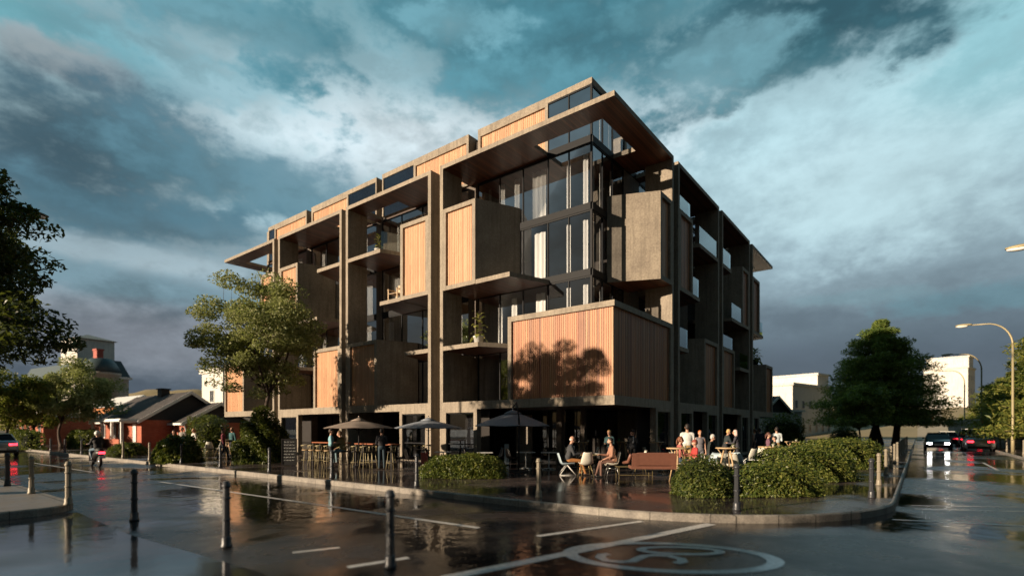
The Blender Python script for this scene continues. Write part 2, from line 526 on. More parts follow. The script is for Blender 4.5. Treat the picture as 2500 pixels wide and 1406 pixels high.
    b2 = g.node('ShaderNodeBackground'); g.l.new(vm.outputs[0], b2.inputs[0]); b2.inputs[1].default_value = 1.12
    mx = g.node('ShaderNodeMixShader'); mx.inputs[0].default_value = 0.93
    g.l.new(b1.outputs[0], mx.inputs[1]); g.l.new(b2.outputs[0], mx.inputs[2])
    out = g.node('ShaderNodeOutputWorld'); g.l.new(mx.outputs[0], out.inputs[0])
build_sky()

# ---------------------------------------------------------------- wet ground
def wet_ground(name, dry, wet, cover=(0.42, 0.58), rdry=0.30, rwet=0.035, grain=0.25, ripple=0.5, pav=None, scale=0.22):
    m, g, b = new_mat(name)
    tc = g.node('ShaderNodeTexCoord').outputs['Object']
    pud = g.noise(tc, scale, 5.0, 0.55, 0.3)
    mask = g.maprange(pud, cover[0], cover[1], 0, 1, True)         # 1 = standing water
    n1 = g.noise(tc, 2.2, 5.0, 0.6); n2 = g.noise(tc, 90, 3.0, 0.6)
    c = g.mix(n1, c4([x*0.7 for x in dry]), c4([x*1.35 for x in dry]))
    c = g.mix(g.maprange(n2, 0.35, 0.7, 0, 0.5), c, c4([x*0.5 for x in dry]))
    c = g.mix(g.math('MULTIPLY', mask, 0.75), c, c4(wet))
    if pav:
        br = g.node('ShaderNodeTexBrick')
        g.l.new(g.mapping(tc, (1, 1, 1), (0, 0, 0), (0, 0, -YAW)), br.inputs['Vector'])
        br.inputs['Scale'].default_value = 1.0; br.inputs['Brick Width'].default_value = pav; br.inputs['Row Height'].default_value = pav*0.5
        br.inputs['Mortar Size'].default_value = 0.008; br.inputs['Color1'].default_value = (0.75, 0.75, 0.75, 1); br.inputs['Color2'].default_value = (1.15, 1.1, 1.1, 1); br.inputs['Mortar'].default_value = (0.35, 0.35, 0.35, 1)
        c = g.mix(1.0, c, br.outputs['Color'], 'MULTIPLY')
    g.l.new(c, b.inputs['Base Color'])
    rr = g.noise(tc, 0.9, 4.0, 0.6)
    rough = g.math('MULTIPLY', g.maprange(rr, 0.3, 0.7, 0.55, 1.25), rdry)
    rm = g.node('ShaderNodeMix', data_type='FLOAT'); g.l.new(mask, rm.inputs[0]); g.l.new(rough, rm.inputs[2]); rm.inputs[3].default_value = rwet
    g.l.new(rm.outputs[0], b.inputs['Roughness'])
    b.inputs['IOR'].default_value = 1.5
    wv = g.math('ADD', g.noise(tc, 3.2, 3.0, 0.5, 0.4), g.math('MULTIPLY', g.noise(tc, 11.0, 2.0, 0.5), 0.35))
    bp1 = g.bump(wv, ripple, 0.012)
    gs = g.math('MULTIPLY', n2, g.math('SUBTRACT', 1.0, mask))
    nd = g.node('ShaderNodeBump'); nd.inputs['Strength'].default_value = grain; nd.inputs['Distance'].default_value = 0.006
    g.l.new(gs, nd.inputs['Height']); g.l.new(bp1, nd.inputs['Normal'])
    g.l.new(nd.outputs[0], b.inputs['Normal'])
    return m

M['road'] = wet_ground('wet_asphalt', (0.032, 0.031, 0.033), (0.009, 0.009, 0.010), (0.40, 0.55), 0.36, 0.028, 0.8, 0.62)
M['pave'] = wet_ground('wet_pavers', (0.105, 0.085, 0.080), (0.040, 0.032, 0.032), (0.40, 0.60), 0.28, 0.035, 0.12, 0.22, 0.9, 0.35)
M['slate'] = wet_ground('wet_slate_paving', (0.055, 0.056, 0.062), (0.024, 0.025, 0.029), (0.30, 0.55), 0.20, 0.03, 0.08, 0.22, None, 0.3)
M['sand'] = wet_ground('damp_concrete_paving', (0.27, 0.235, 0.205), (0.16, 0.14, 0.12), (0.62, 0.78), 0.55, 0.12, 0.2, 0.08, None, 0.5)
M['kerb'] = concrete('kerb_granite', (0.13, 0.115, 0.105), (0.38, 0.34, 0.29), 2.6, 0.6, False)
def kerb_joints(m):
    """mortar joints between the kerb stones, set out along both streets"""
    g = NT(m.node_tree); b = m.node_tree.nodes['Principled BSDF']
    tc = g.node('ShaderNodeTexCoord').outputs['Object']
    sp = g.node('ShaderNodeSeparateXYZ'); g.l.new(g.mapping(tc, (1,1,1), (0,0,0), (0,0,-YAW)), sp.inputs[0])
    src = b.inputs['Base Color'].links[0].from_socket
    for i in (0, 1):
        f = g.math('FRACT', g.math('DIVIDE', sp.outputs[i], 1.0))
        src = g.mix(g.math('MULTIPLY', g.math('LESS_THAN', f, 0.016), 0.8), src, (0.03, 0.027, 0.024, 1))
    g.l.new(src, b.inputs['Base Color'])
kerb_joints(M['kerb'])
M['earth'] = plain('dry_earth', (0.085, 0.075, 0.045), 0.95, 0, 0.4, 0.05)
M['hillm'] = plain('tan_hillside', (0.30, 0.24, 0.13), 0.95, 0, 0.35, 0.06)
M['hillroad'] = plain('pale_hill_road', (0.42, 0.35, 0.25), 0.8, 0, 0.25, 0.15)

def paint_mat():
    m, g, b = new_mat('worn_road_paint')
    out = m.node_tree.nodes['Material Output']
    tc = g.node('ShaderNodeTexCoord').outputs['Object']
    n = g.noise(tc, 14.0, 6.0, 0.7)
    n2 = g.noise(tc, 1.6, 3.0)
    c = g.ramp(n, [(0.3, (0.45, 0.43, 0.42)), (0.55, (0.80, 0.78, 0.76))])
    g.l.new(c, b.inputs['Base Color']); b.inputs['Roughness'].default_value = 0.22
    g.l.new(g.bump(g.noise(tc, 6.0, 3.0), 0.25, 0.01), b.inputs['Normal'])
    tr = g.node('ShaderNodeBsdfTransparent')
    f = g.maprange(g.math('ADD', n, g.math('MULTIPLY', n2, 0.35)), 0.42, 0.52, 0.15, 1.0)
    mx = g.node('ShaderNodeMixShader'); g.l.new(f, mx.inputs[0]); g.l.new(tr.outputs[0], mx.inputs[1]); g.l.new(b.outputs[0], mx.inputs[2])
    g.l.new(mx.outputs[0], out.inputs[0])
    return m
M['paint'] = paint_mat()

def structure(o, label=None):
    o['kind'] = 'structure'
    return o

mb = MB(); mb.add([(-3000,-3000,-0.05),(3000,-3000,-0.05),(3000,3000,-0.05),(-3000,3000,-0.05)], [(0,1,2,3)])
structure(mb.build('ground', M['earth']))
mb = MB(); q = [uv(-45,-70,0), uv(150,-70,0), uv(150,150,0), uv(-45,150,0)]
mb.add(q, [(0,1,2,3)]); structure(mb.build('road', M['road']))

def arc(cu, cv, r, a0, a1, n=14):
    return [(cu + r*math.cos(R(a0 + (a1-a0)*i/n)), cv + r*math.sin(R(a0 + (a1-a0)*i/n))) for i in range(n+1)]

def pavement(outline, name, mat, kw=0.07, z=PAVE):
    """raised slab: a paved top set inside a stone kerb with a bevelled edge; outline in (u, v)"""
    pts = [Vector((p[0], p[1])) for p in outline]
    n = len(pts)
    area = sum(pts[i].x*pts[(i+1)%n].y - pts[(i+1)%n].x*pts[i].y for i in range(n))
    if area < 0: pts.reverse()
    def inset(d):
        out = []
        for i in range(n):
            a, b, c = pts[i-1], pts[i], pts[(i+1)%n]
            e1, e2 = (b-a).normalized(), (c-b).normalized()
            n1, n2 = Vector((-e1.y, e1.x)), Vector((-e2.y, e2.x))
            k = (n1+n2); k = k/max(0.3, k.length_squared)*2
            out.append(b + k*d)
        return out
    p0, p1, p2 = pts, inset(0.03), inset(kw)
    k = MB()
    vs = [uv(p.x,p.y,-0.02) for p in p0]+[uv(p.x,p.y,z-0.025) for p in p0]+[uv(p.x,p.y,z) for p in p1]+[uv(p.x,p.y,z) for p in p2]
    fs = []
    for i in range(n):
        j = (i+1)%n
        for r in range(3): fs.append((r*n+i, r*n+j, (r+1)*n+j, (r+1)*n+i))
    k.add(vs, fs)
    structure(k.build('kerb', M['kerb'], recalc=False))
    t = MB(); t.add([uv(p.x,p.y,z-0.003) for p in p2], [tuple(range(n))])
    structure(t.build(name, mat))

# main block with the rounded corner, the opposite corner on the left, the far side of the right-hand street
pavement([(140,-8.4)] + arc(-3.7,-3.6,4.8,-90,-180) + [(-8.5,140),(140,140)], 'terrace_pavement', M['pave'])
pavement([(90,-14.5)] + [(90,-40),(4.7,-40)] + arc(5.7,-15.5,1.0,180,90,6), 'opposite_pavement', M['sand'], 0.16)
pavement([(-13.5,4.5),(-13.5,140),(-45,140),(-45,4.5)], 'far_pavement', M['pave'])
# flush slate paving by the row of bollards in the foreground
mb = MB()
mb.add([uv(4.75,-14.62,0.004), uv(1.2,-14.75,0.004), uv(-2.8,-14.55,0.004), uv(-5.6,-15.2,0.004), uv(-7.0,-17.2,0.004), uv(-7.0,-40,0.004), uv(4.75,-40,0.004)], [(0,1,2,3,4,5,6)])
structure(mb.build('slate_pavement', M['slate']))

# painted markings, one object each: (end, end, width) on the road sheet
def stripe(a, b, w, z=0.005):
    a, b = Vector(a), Vector(b); a.z = b.z = z
    t = (b-a).normalized(); s = Vector((-t.y, t.x, 0))*w*0.5
    mbx = MB(); n = max(1, int((b-a).length/1.0))
    vs, fs = [], []
    for i in range(n+1):
        p = a.lerp(b, i/n); vs += [tuple(p+s), tuple(p-s)]
    for i in range(n): fs.append((2*i, 2*i+1, 2*i+3, 2*i+2))
    mbx.add(vs, fs)
    return structure(mbx.build('road_marking', M['paint']))
for (u0, v0, u1, v1, w) in [(10.6,-11.2,-2.9,-10.85,0.13), (27,-11.5,17,-11.4,0.12), (48,-11.5,36,-11.5,0.12),
                            (-4.1,-10.8,-4.85,-8.5,0.12), (-4.62,-13.4,-5.95,-8.0,0.20),
                            (-11.5,12,-11.5,18.5,0.12), (-11.5,26,-11.5,32,0.12), (-11.4,40,-11.4,46,0.12)]:
    stripe(uv(u0,v0), uv(u1,v1), w)
for a, b, w in [((-3.03,7.23,0),(-2.48,7.55,0),0.085), ((-2.03,6.47,0),(-1.37,6.95,0),0.11),
                ((7.18,9.9,0),(10.5,8.7,0),0.09), ((8.6,11.2,0),(13.2,10.4,0),0.09), ((8.95,11.75,0),(14.2,11.05,0),0.07)]:
    stripe(a, b, w)

# the painted speed roundel
def roundel():
    a_, b_, rot = 1.43, 0.86, R(-8)
    cx, cy = 2.11, 7.04
    def P(x, y):
        c, s = math.cos(rot), math.sin(rot)
        return (cx + x*c - y*s, cy + x*s + y*c, 0.0062)
    m1 = MB(); n = 64; vs, fs = [], []
    for i in range(n):
        t = 2*math.pi*i/n
        vs += [P(a_*math.cos(t), b_*math.sin(t)), P((a_-0.21)*math.cos(t), (b_-0.15)*math.sin(t))]
    for i in range(n):
        j = (i+1)%n
        fs.append((2*i, 2*j, 2*j+1, 2*i+1))
    m1.add(vs, fs)
    # digits read with their heads to the left: "5" nearer, "0" beyond it
    def W(x, y): return (x, y, 0.0062)
    def ribbon(pts, w):
        vs, fs = [], []
        pts = [Vector((x, y, 0)) for x, y in pts]
        for i, q in enumerate(pts):
            t = (pts[min(i+1, len(pts)-1)] - pts[max(i-1, 0)]).normalized()
            s = Vector((-t.y, t.x, 0))*w
            s.y *= 0.8
            vs += [W(*(q+s).xy), W(*(q-s).xy)]
        for i in range(len(pts)-1): fs.append((2*i, 2*i+1, 2*i+3, 2*i+2))
        m1.add(vs, fs)
    def dig(pts, c): return [(c[0] - y, c[1] + x + 0.08*y) for x, y in pts]
    five = [(0.23,0.40),(0.17,0.50),(0.02,0.55),(-0.14,0.50),(-0.20,0.34),(-0.15,0.17),(0.0,0.06),(0.14,-0.05),(0.21,-0.20),(0.18,-0.38),(0.04,-0.50),(-0.12,-0.48),(-0.21,-0.36)]
    ribbon(dig(five, (1.72, 6.90)), 0.072)
    zero = [(0.22*math.cos(R(a)), 0.54*math.sin(R(a))) for a in range(0,361,15)]
    ribbon(dig(zero, (2.36, 7.36)), 0.072)
    structure(m1.build('speed_roundel_marking', M['paint']))
roundel()

# rising ground where the right-hand street climbs
def slope():
    vs, fs, us = [], [], [60, 25, -6, -8.4, -13.7, -16, -40, -90]
    prof = [(84,-0.04),(90,0.1),(110,1.5),(140,4.2),(170,6.9),(200,9.0),(230,10.0),(260,9.5)]
    for v, z in prof:
        for u in us: vs.append(uv(u, v, z + (0.0 if -14 < u < -8 else 0.02*(v-84)*0.3)))
    w = len(us)
    for i in range(len(prof)-1):
        for j in range(w-1): fs.append((i*w+j, i*w+j+1, (i+1)*w+j+1, (i+1)*w+j))
    m1 = MB(); m1.add(vs, fs); structure(m1.build('hill', M['hillm']))
    vs, fs = [], []
    for v, z in prof[:-1]: vs += [uv(-8.7, v, z+0.12), uv(-13.3, v, z+0.12)]
    for i in range(len(prof)-2): fs.append((2*i, 2*i+1, 2*i+3, 2*i+2))
    m1 = MB(); m1.add(vs, fs); structure(m1.build('hill_road', M['hillroad']))
slope()
def far_hills():
    for name, x0, x1, d, hh, seed in [('far_hill', -1150, -560, 1100, 97, 5)]:
        m1 = MB(); n = 40; vs, fs = [], []
        rr = random.Random(seed)
        for i in range(n+1):
            x = x0 + (x1-x0)*i/n
            e = min(1, i/6, (n-i)/6)
            h = hh*(0.9 + 0.05*math.sin(i*0.35+seed) + 0.03*math.sin(i*0.9) + rr.uniform(-.01,.01))*math.sin(e*math.pi/2)
            vs += [(x, d-60, -2), (x, d, h*0.75), (x, d+80, h)]
        for i in range(n):
            for r in range(2): fs.append((3*i+r, 3*i+3+r, 3*i+4+r, 3*i+1+r))
        m1.add(vs, fs, 0, True); structure(m1.build(name, M['hillm'], recalc=False))
far_hills()
# ---------------------------------------------------------------- the main building
# local axes of the building: x runs along v, y along u; facade coordinates are (s along the facade, d inward, z)
BLD = thing('apartment_building', 'large brown apartment block with timber boxes and deep frames behind the terrace', 'building', uv(0, 0, 0), YAW)
TL = lambda s, d, z: (d, s, z)       # left facade: s = u, d = v
TR = lambda s, d, z: (s, d, z)       # right facade: s = v, d = u
CORE = 2.135
L1, L2, L3, L4, L5, TOP = 2.98, 5.63, 8.45, 11.27, 14.05, 16.75

def slats(T, s0, s1, z0, z1, d, mat, parent, pitch=0.115, seed=0):
    m = MB(T); rr = random.Random(seed + int(s0*100))
    n = max(2, round((s1-s0)/pitch)); w = (s1-s0)/n
    m.box(s0, s1, d+0.030, d+0.05, z0, z1)
    for i in range(n):
        a = s0 + i*w
        dd = d + rr.uniform(0, 0.008)
        m.box(a+0.006, a+w-0.010, dd, d+0.0295, z0+0.004, z1-0.004)
    return m.build('wood_panel', mat, parent)

def shell_box(T, sa, sf, sb, z0, z1, mat='conc', wood='wood', deep=CORE, t=0.19, t_free=None, cap=0.2, base=0.2):
    """projecting box: sa attached end, sf free end on the facade, sb the free side's far end (splayed)"""
    lo, hi = min(sa, sf), max(sa, sf)
    m = MB(T)
    rec = 0.16
    o = [(lo,z0),(hi,z0),(hi,z1),(lo,z1)]
    i = [(lo+t,z0+base),(hi-t,z0+base),(hi-t,z1-cap),(lo+t,z1-cap)]
    vs = [(a,0,b) for a,b in o]+[(a,0,b) for a,b in i]+[(a,rec,b) for a,b in i]
    bl = {lo: lo, hi: hi}; bl[sf] = sb
    vs += [(bl[lo],deep,z0),(bl[hi],deep,z0),(bl[hi],deep,z1),(bl[lo],deep,z1)]
    fs, ms = [], []
    for k in range(4):
        j = (k+1)%4
        fs += [(k,j,4+j,4+k),(4+k,4+j,8+j,8+k),(k,12+k,12+j,j)]
        ms += [0, 0, 1 if k == 0 else 0]
    fs += [(8,9,10,11),(12,15,14,13)]; ms += [0, 0]
    m.add(vs, fs, ms)
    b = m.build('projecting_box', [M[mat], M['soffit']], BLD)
    slats(T, lo+t+0.003, hi-t-0.003, z0+base+0.003, z1-cap-0.003, rec-0.055, M[wood], b)
    return b

def slab_poly(T, pts, z0, z1, name='balcony_slab', mat='conc'):
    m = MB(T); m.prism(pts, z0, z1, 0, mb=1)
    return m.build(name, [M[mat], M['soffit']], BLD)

def cells(us, vs, keep, z0, z1, name, mats, parent=BLD, mb=0):
    """flat slab made of grid cells, with holes; local x = v, y = u"""
    m = MB(); K = {}
    for i in range(len(us)-1):
        for j in range(len(vs)-1):
            K[i, j] = keep((us[i]+us[i+1])/2, (vs[j]+vs[j+1])/2)
    for (i, j), k in K.items():
        if not k: continue
        u0,u1,v0,v1 = us[i],us[i+1],vs[j],vs[j+1]
        m.add([(v0,u0,z1),(v1,u0,z1),(v1,u1,z1),(v0,u1,z1)], [(0,1,2,3)], 0)
        m.add([(v0,u0,z0),(v1,u0,z0),(v1,u1,z0),(v0,u1,z0)], [(3,2,1,0)], mb)
        for di, dj, a, b in ((-1,0,(v0,u0),(v1,u0)),(1,0,(v1,u1),(v0,u1)),(0,-1,(v0,u1),(v0,u0)),(0,1,(v1,u0),(v1,u1))):
            if not K.get((i+di, j+dj), False):
                m.add([(*a,z0),(*b,z0),(*b,z1),(*a,z1)], [(0,1,2,3)], 0)
    return m.build(name, mats, parent, recalc=False)

# --- frames: deep posts with a roof slab over them
def post(T, s0, s1, deep=1.3):
    m = MB(T)
    m.box(s0, s1, 0, deep, 0.10, 14.05)
    m.box(s0+0.012, s1-0.012, deep, CORE+0.6, 0.10, L2-0.25)
    m.build('frame_post', M['conc'], BLD)
for s in (8.95, 9.77, 16.49, 17.09, 23.89, 24.60): post(TL, s, s+0.2)
for s in (5.75, 6.52, 12.70, 13.45, 19.50, 20.37): post(TR, s, s+0.2)

RM = [M['conc'], M['soffit']]
def inA(u, v):
    if (1.04 < u < 4.4 and 1.04 < v < CORE) or (1.04 < u < CORE and 1.04 < v < 4.1): return False
    return (u < 9.15 and v < CORE) or (v < 5.95 and u < CORE)
cells([0,1.04,CORE,4.4,9.15], [0,1.04,CORE,4.1,5.95], inA, 14.05, 14.25, 'roof_slab', RM, mb=1)
def strip(s0, s1, h0, h1, right=False):
    f = (lambda u, v: not (h0 < u < h1 and v > 1.04)) if not right else (lambda u, v: not (h0 < v < h1 and u > 1.04))
    a, b = sorted({s0, h0, h1, s1}), [0, 1.04, CORE]
    cells(b if right else a, a if right else b, f, 14.05, 14.25, 'roof_slab', RM, mb=1)
strip(9.77, 16.69, 13.42, 16.17)
strip(17.09, 24.09, 17.3, 19.53)
strip(6.52, 12.90, 7.1, 9.2, True)
strip(13.45, 19.70, 14.2, 16.6, True)
UE, VE = 29.5, 24.4
def inD(u, v):
    if (27.2 < u < 30.7 and 1.04 < v < CORE) or (UE < u < 30.7 and 1.04 < v < 4.1): return False
    return v < CORE or (u > UE and v < 6.0)
cells([24.6,27.2,UE,30.7,31.8], [0,1.04,CORE,4.1,6.0], inD, 14.05, 14.25, 'roof_slab', RM, mb=1)
def inD2(u, v):
    if (22.3 < v < 25.5 and 1.04 < u < CORE) or (VE < v < 25.5 and 1.04 < u < 4.1): return False
    return u < CORE or (v > VE and u < 6.0)
cells([0,1.04,CORE,4.1,6.0], [20.37,22.3,VE,25.5,26.6], inD2, 14.05, 14.25, 'roof_slab', RM, mb=1)

# --- first-floor band with the terrace ceiling under it
def inband(u, v):
    if u > 31.8 or v > 26.6: return False
    return u < CORE+0.9 or v < CORE+0.9 or u > UE-0.02 or v > VE-0.02
def bandL(s0, s1, right=False):
    T = TR if right else TL
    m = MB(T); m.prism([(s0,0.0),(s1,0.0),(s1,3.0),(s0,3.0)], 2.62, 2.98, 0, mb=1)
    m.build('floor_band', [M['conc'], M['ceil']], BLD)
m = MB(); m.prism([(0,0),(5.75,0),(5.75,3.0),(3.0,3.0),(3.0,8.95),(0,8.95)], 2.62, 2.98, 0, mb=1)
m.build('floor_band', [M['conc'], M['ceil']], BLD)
for a, b in ((9.97,16.49),(17.29,23.89),(24.8,31.8)): bandL(a, b)
for a, b in ((6.72,12.70),(13.65,19.50),(20.57,26.6)): bandL(a, b, True)

# --- corner box wrapped in cedar slats
m = MB()
m.prism([(0,0),(5.748,0),(4.9,CORE),(CORE,CORE),(CORE,4.5),(0,5.03)], 6.29, 6.51)          # cap, local (v,u)
cap = m.build('corner_box_cap', M['conc'], BLD)
m = MB(TL); m.box(4.84, 5.03, 0, 0.6, 2.98, 6.29); m.add([(5.03,0.6,2.98),(5.03,0.6,6.29),(4.5,CORE,6.29),(4.5,CORE,2.98),(4.84,0.6,2.98),(4.84,0.6,6.29),(4.31,CORE,6.29),(4.31,CORE,2.98)], [(0,1,2,3),(7,6,5,4),(0,3,7,4),(1,5,6,2)])
m.build('corner_box_side', M['conc'], BLD)
m = MB(TR); m.box(5.56, 5.748, 0.0, 0.6, 2.98, 6.29); m.build('corner_box_side', M['conc'], BLD)
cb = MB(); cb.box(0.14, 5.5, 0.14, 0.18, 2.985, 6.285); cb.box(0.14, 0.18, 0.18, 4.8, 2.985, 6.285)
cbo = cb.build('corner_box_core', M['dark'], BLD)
slats(TL, 0.088, 4.836, 2.985, 6.285, 0.085, M['wood_red'], cbo, 0.098, 1)
slats(TR, 0.120, 5.556, 2.985, 6.285, 0.085, M['wood_red'], cbo, 0.098, 2)

# --- projecting boxes
UZ0, UZ1, LZ1 = 8.27, 12.12, 6.49
shell_box(TL, 8.948, 6.90, 5.95, UZ0, UZ1)
shell_box(TL, 9.972, 12.02, 12.9, UZ0, UZ1)
shell_box(TL, 16.488, 13.94, 13.05, L1, LZ1, base=0.03)
shell_box(TL, 23.888, 21.76, 20.9, UZ0, UZ1)
shell_box(TL, 17.292, 19.97, 20.85, L1, LZ1, base=0.03)
shell_box(TL, 24.802, 26.40, 27.3, UZ0, UZ1)
shell_box(TL, 31.80, 28.80, 27.9, L1, LZ1, base=0.03)
shell_box(TR, 5.748, 4.40, 3.50, UZ0, UZ1)
shell_box(TR, 6.722, 8.55, 9.4, UZ0, UZ1, wood='wood_red')
shell_box(TR, 12.698, 10.33, 9.4, L1, LZ1, wood='wood_red', base=0.03)
shell_box(TR, 19.498, 17.86, 17.0, UZ0, UZ1, wood='wood_red')
shell_box(TR, 13.652, 16.07, 16.9, L1, LZ1, wood='wood_red', base=0.03)
shell_box(TR, 20.572, 22.46, 23.3, UZ0, UZ1, wood='wood_red')
shell_box(TR, 26.60, 24.35, 23.5, L1, LZ1, wood='wood_red', base=0.03)

# --- balconies: (facade, attached end, free end, far free end, level)
BAL = [(TL, 6.88, 4.93, 4.30, L3), (TL, 8.95, 6.75, 5.35, L2),
       (TL, 12.04, 13.67, 14.4, L3), (TL, 16.49, 13.65, 12.8, L4), (TL, 9.97, 11.65, 12.5, L2),
       (TL, 21.74, 19.6, 18.8, L3), (TL, 17.29, 19.58, 20.4, L4), (TL, 23.89, 21.9, 20.9, L2),
       (TL, 26.42, 28.0, 28.8, L3), (TL, 24.80, 26.5, 27.3, L2),
       (TR, 8.57, 9.6, 10.4, L3), (TR, 12.70, 9.6, 8.8, L4), (TR, 6.72, 7.96, 8.8, L2),
       (TR, 13.65, 15.36, 16.2, L4), (TR, 17.84, 15.5, 14.7, L3), (TR, 19.50, 17.3, 16.4, L2),
       (TR, 22.48, 23.5, 24.3, L3)]
for T, sa, sf, sb, z in BAL:
    d0 = 0.003
    slab_poly(T, [(sa,d0),(sf,d0),(sb,CORE-0.003),(sa,CORE-0.003)] if sa < sf else [(sf,d0),(sa,d0),(sa,CORE-0.003),(sb,CORE-0.003)], z-0.2, z)
    if T is TR:
        m = MB(T); lo, hi = min(sa,sf)+0.06, max(sa,sf)-0.06
        m.box(lo, hi, 0.05, 0.062, z+0.003, z+0.92)
        m.build('balustrade', M['rail'], BLD)
for T, a, b, z in ((TR, 7.0, 8.4, UZ1), (TR, 13.8, 15.9, LZ1)):
    m = MB(T); m.box(a, b, 0.1, 0.112, z+0.003, z+0.75); m.build('balustrade', M['rail'], BLD)
m = MB(TL)
m.add([(13.66,0.08,L4+0.003),(12.84,2.05,L4+0.003),(12.84,2.05,L4+0.95),(13.66,0.08,L4+0.95)], [(0,1,2,3)]); m.build('balustrade', M['rail'], BLD)

# --- inner core: pillars, glazing, curtains, rooms behind
def pillar(T, s0, s1, d0=CORE, d1=2.9, z0=L2-0.3, z1=14.05):
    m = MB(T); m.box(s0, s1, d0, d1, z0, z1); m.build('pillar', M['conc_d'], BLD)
for s in ((8.62,9.26),(16.17,16.70),(23.70,24.29)): pillar(TL, *s)
for s in ((5.2,6.9),(12.4,13.9),(19.2,20.8)): pillar(TR, *s)

WSEED = [5]
def glazing(T, s0, s1, z0, z1, n, d=CORE, curtains=(), gl='glass', bar=0.045, spandrel=0.15):
    f = MB(T)
    f.box(s0, s1, d-0.02, d+0.10, z0-spandrel, z0+spandrel)
    if True: f.box(s0, s1, d+0.005, d+0.07, z1-spandrel-0.07, z1-spandrel-0.004)
    w = (s1-s0)/n
    for i in range(n+1):
        a = s0+i*w
        f.box(max(s0,a-bar/2), min(s1,a+bar/2), d+0.002, d+0.075, z0+spandrel+0.004, z1-spandrel-0.074)
    fo = f.build('window', M['metal'], BLD)
    g = MB(T); g.add([(s0+0.01,d+0.04,z0+spandrel+0.002),(s1-0.01,d+0.04,z0+spandrel+0.002),(s1-0.01,d+0.04,z1-spandrel-0.002),(s0+0.01,d+0.04,z1-spandrel-0.002)], [(0,1,2,3)])
    g.build('glass_pane', M[gl], fo, recalc=False)
    for a, cw in curtains:
        c = MB(T); k = max(6, int(cw/0.05)); rr = random.Random(int(a*77)); vs, fs = [], []
        for i in range(k+1):
            x = a + cw*i/k
            dd = d + 0.32 + 0.045*math.sin(i*1.25 + rr.uniform(-.3,.3)) 
            vs += [(x, dd, z0+spandrel+0.03), (x, dd, z1-0.42)]
        for i in range(k): fs.append((2*i, 2*i+2, 2*i+3, 2*i+1))
        c.add(vs, fs, 0, True); c.build('curtain', M['curtain'], fo, recalc=False)
    return fo

floors = [(L1-0.1, L2), (L2, L3), (L3, L4), (L4, L5+0.1)]
cl = {0: {0: [], 1: [(10.6,.35),(11.5,.3)], 2: [(18.4,.5)], 3: []},
      1: {0: [(4.75,.55),(6.4,.35),(7.3,.3)], 1: [(10.0,.4),(10.9,.5),(12.0,.42),(15.5,.75)], 2: [(17.6,.4),(18.5,.35),(19.6,.4),(22.4,.4)], 3: [(25.2,.5)]},
      2: {0: [(4.75,.62),(6.9,.35)], 1: [(10.4,.5),(14.9,.8)], 2: [(17.5,.5),(20.5,.5),(22.8,.4)], 3: [(25.4,.5)]},
      3: {0: [(4.72,.72),(6.25,.32),(7.15,.3),(8.0,.2)], 1: [(10.6,.4),(13.6,.22),(15.0,.2)], 2: [(18.0,.3),(20.2,.4),(22.6,.35)], 3: [(25.4,.4),(27.0,.4)]}}
LB = [(4.4, 8.62, 3), (9.26, 16.17, 4), (16.70, 23.70, 4), (24.29, UE, 3)]
for k, (z0, z1) in enumerate(floors):
    for b, (s0, s1, n) in enumerate(LB):
        glazing(TL, s0, s1, z0, z1, n, curtains=cl[k][b])
# corner tower of tall glass, both sides
tow = floors[1:] + [(L5+0.1, 16.63)]
for k, (z0, z1) in enumerate(tow):
    glazing(TL, CORE+0.06, 4.4, z0, z1, 2, curtains=[(2.5,.27),(3.38,.24)], gl='glass_c')
    glazing(TR, CORE+0.06, 4.1, z0, z1, 2, curtains=[(2.75,.16),(3.45,.2)], gl='glass_c')
    m = MB(); m.box(CORE-0.02, CORE+0.06, CORE-0.02, CORE+0.06, z0+0.152, z1-0.152); m.build('corner_mullion', M['metal'], BLD)
RB = [(4.1, 5.2, 1), (6.9, 12.4, 3), (13.9, 19.2, 3), (20.8, VE, 2)]
for k, (z0, z1) in enumerate(floors):
    for b, (s0, s1, n) in enumerate(RB):
        rr = random.Random(k*9+b)
        cu = [(s0+0.25+i*(s1-s0)/n, rr.choice((.25,.35,.5))) for i in range(n) if rr.random() < 0.6 and s1-s0 > 2]
        if b == 0: cu = [(4.45, .16)]
        glazing(TR, s0, s1, z0, z1, n, curtains=cu)
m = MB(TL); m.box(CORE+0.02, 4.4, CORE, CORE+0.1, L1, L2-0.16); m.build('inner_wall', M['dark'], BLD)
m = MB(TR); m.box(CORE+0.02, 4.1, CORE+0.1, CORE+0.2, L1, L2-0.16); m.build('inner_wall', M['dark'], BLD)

# rooms: floors, partitions, rear walls
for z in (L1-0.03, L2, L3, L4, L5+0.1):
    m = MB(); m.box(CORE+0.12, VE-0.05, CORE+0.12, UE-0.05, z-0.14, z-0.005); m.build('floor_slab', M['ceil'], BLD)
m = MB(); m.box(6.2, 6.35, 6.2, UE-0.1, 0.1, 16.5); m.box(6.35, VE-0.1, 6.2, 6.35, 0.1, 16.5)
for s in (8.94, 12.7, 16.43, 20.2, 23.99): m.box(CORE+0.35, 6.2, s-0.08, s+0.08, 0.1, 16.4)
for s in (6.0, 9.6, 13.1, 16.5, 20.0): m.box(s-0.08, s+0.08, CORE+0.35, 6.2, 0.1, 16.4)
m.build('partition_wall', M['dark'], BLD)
m = MB(); m.box(CORE, VE, UE, UE+0.2, 0.1, 16.45); m.box(VE, VE+0.2, CORE, UE+0.2, 0.1, 16.45); m.build('rear_wall', M['conc'], BLD)

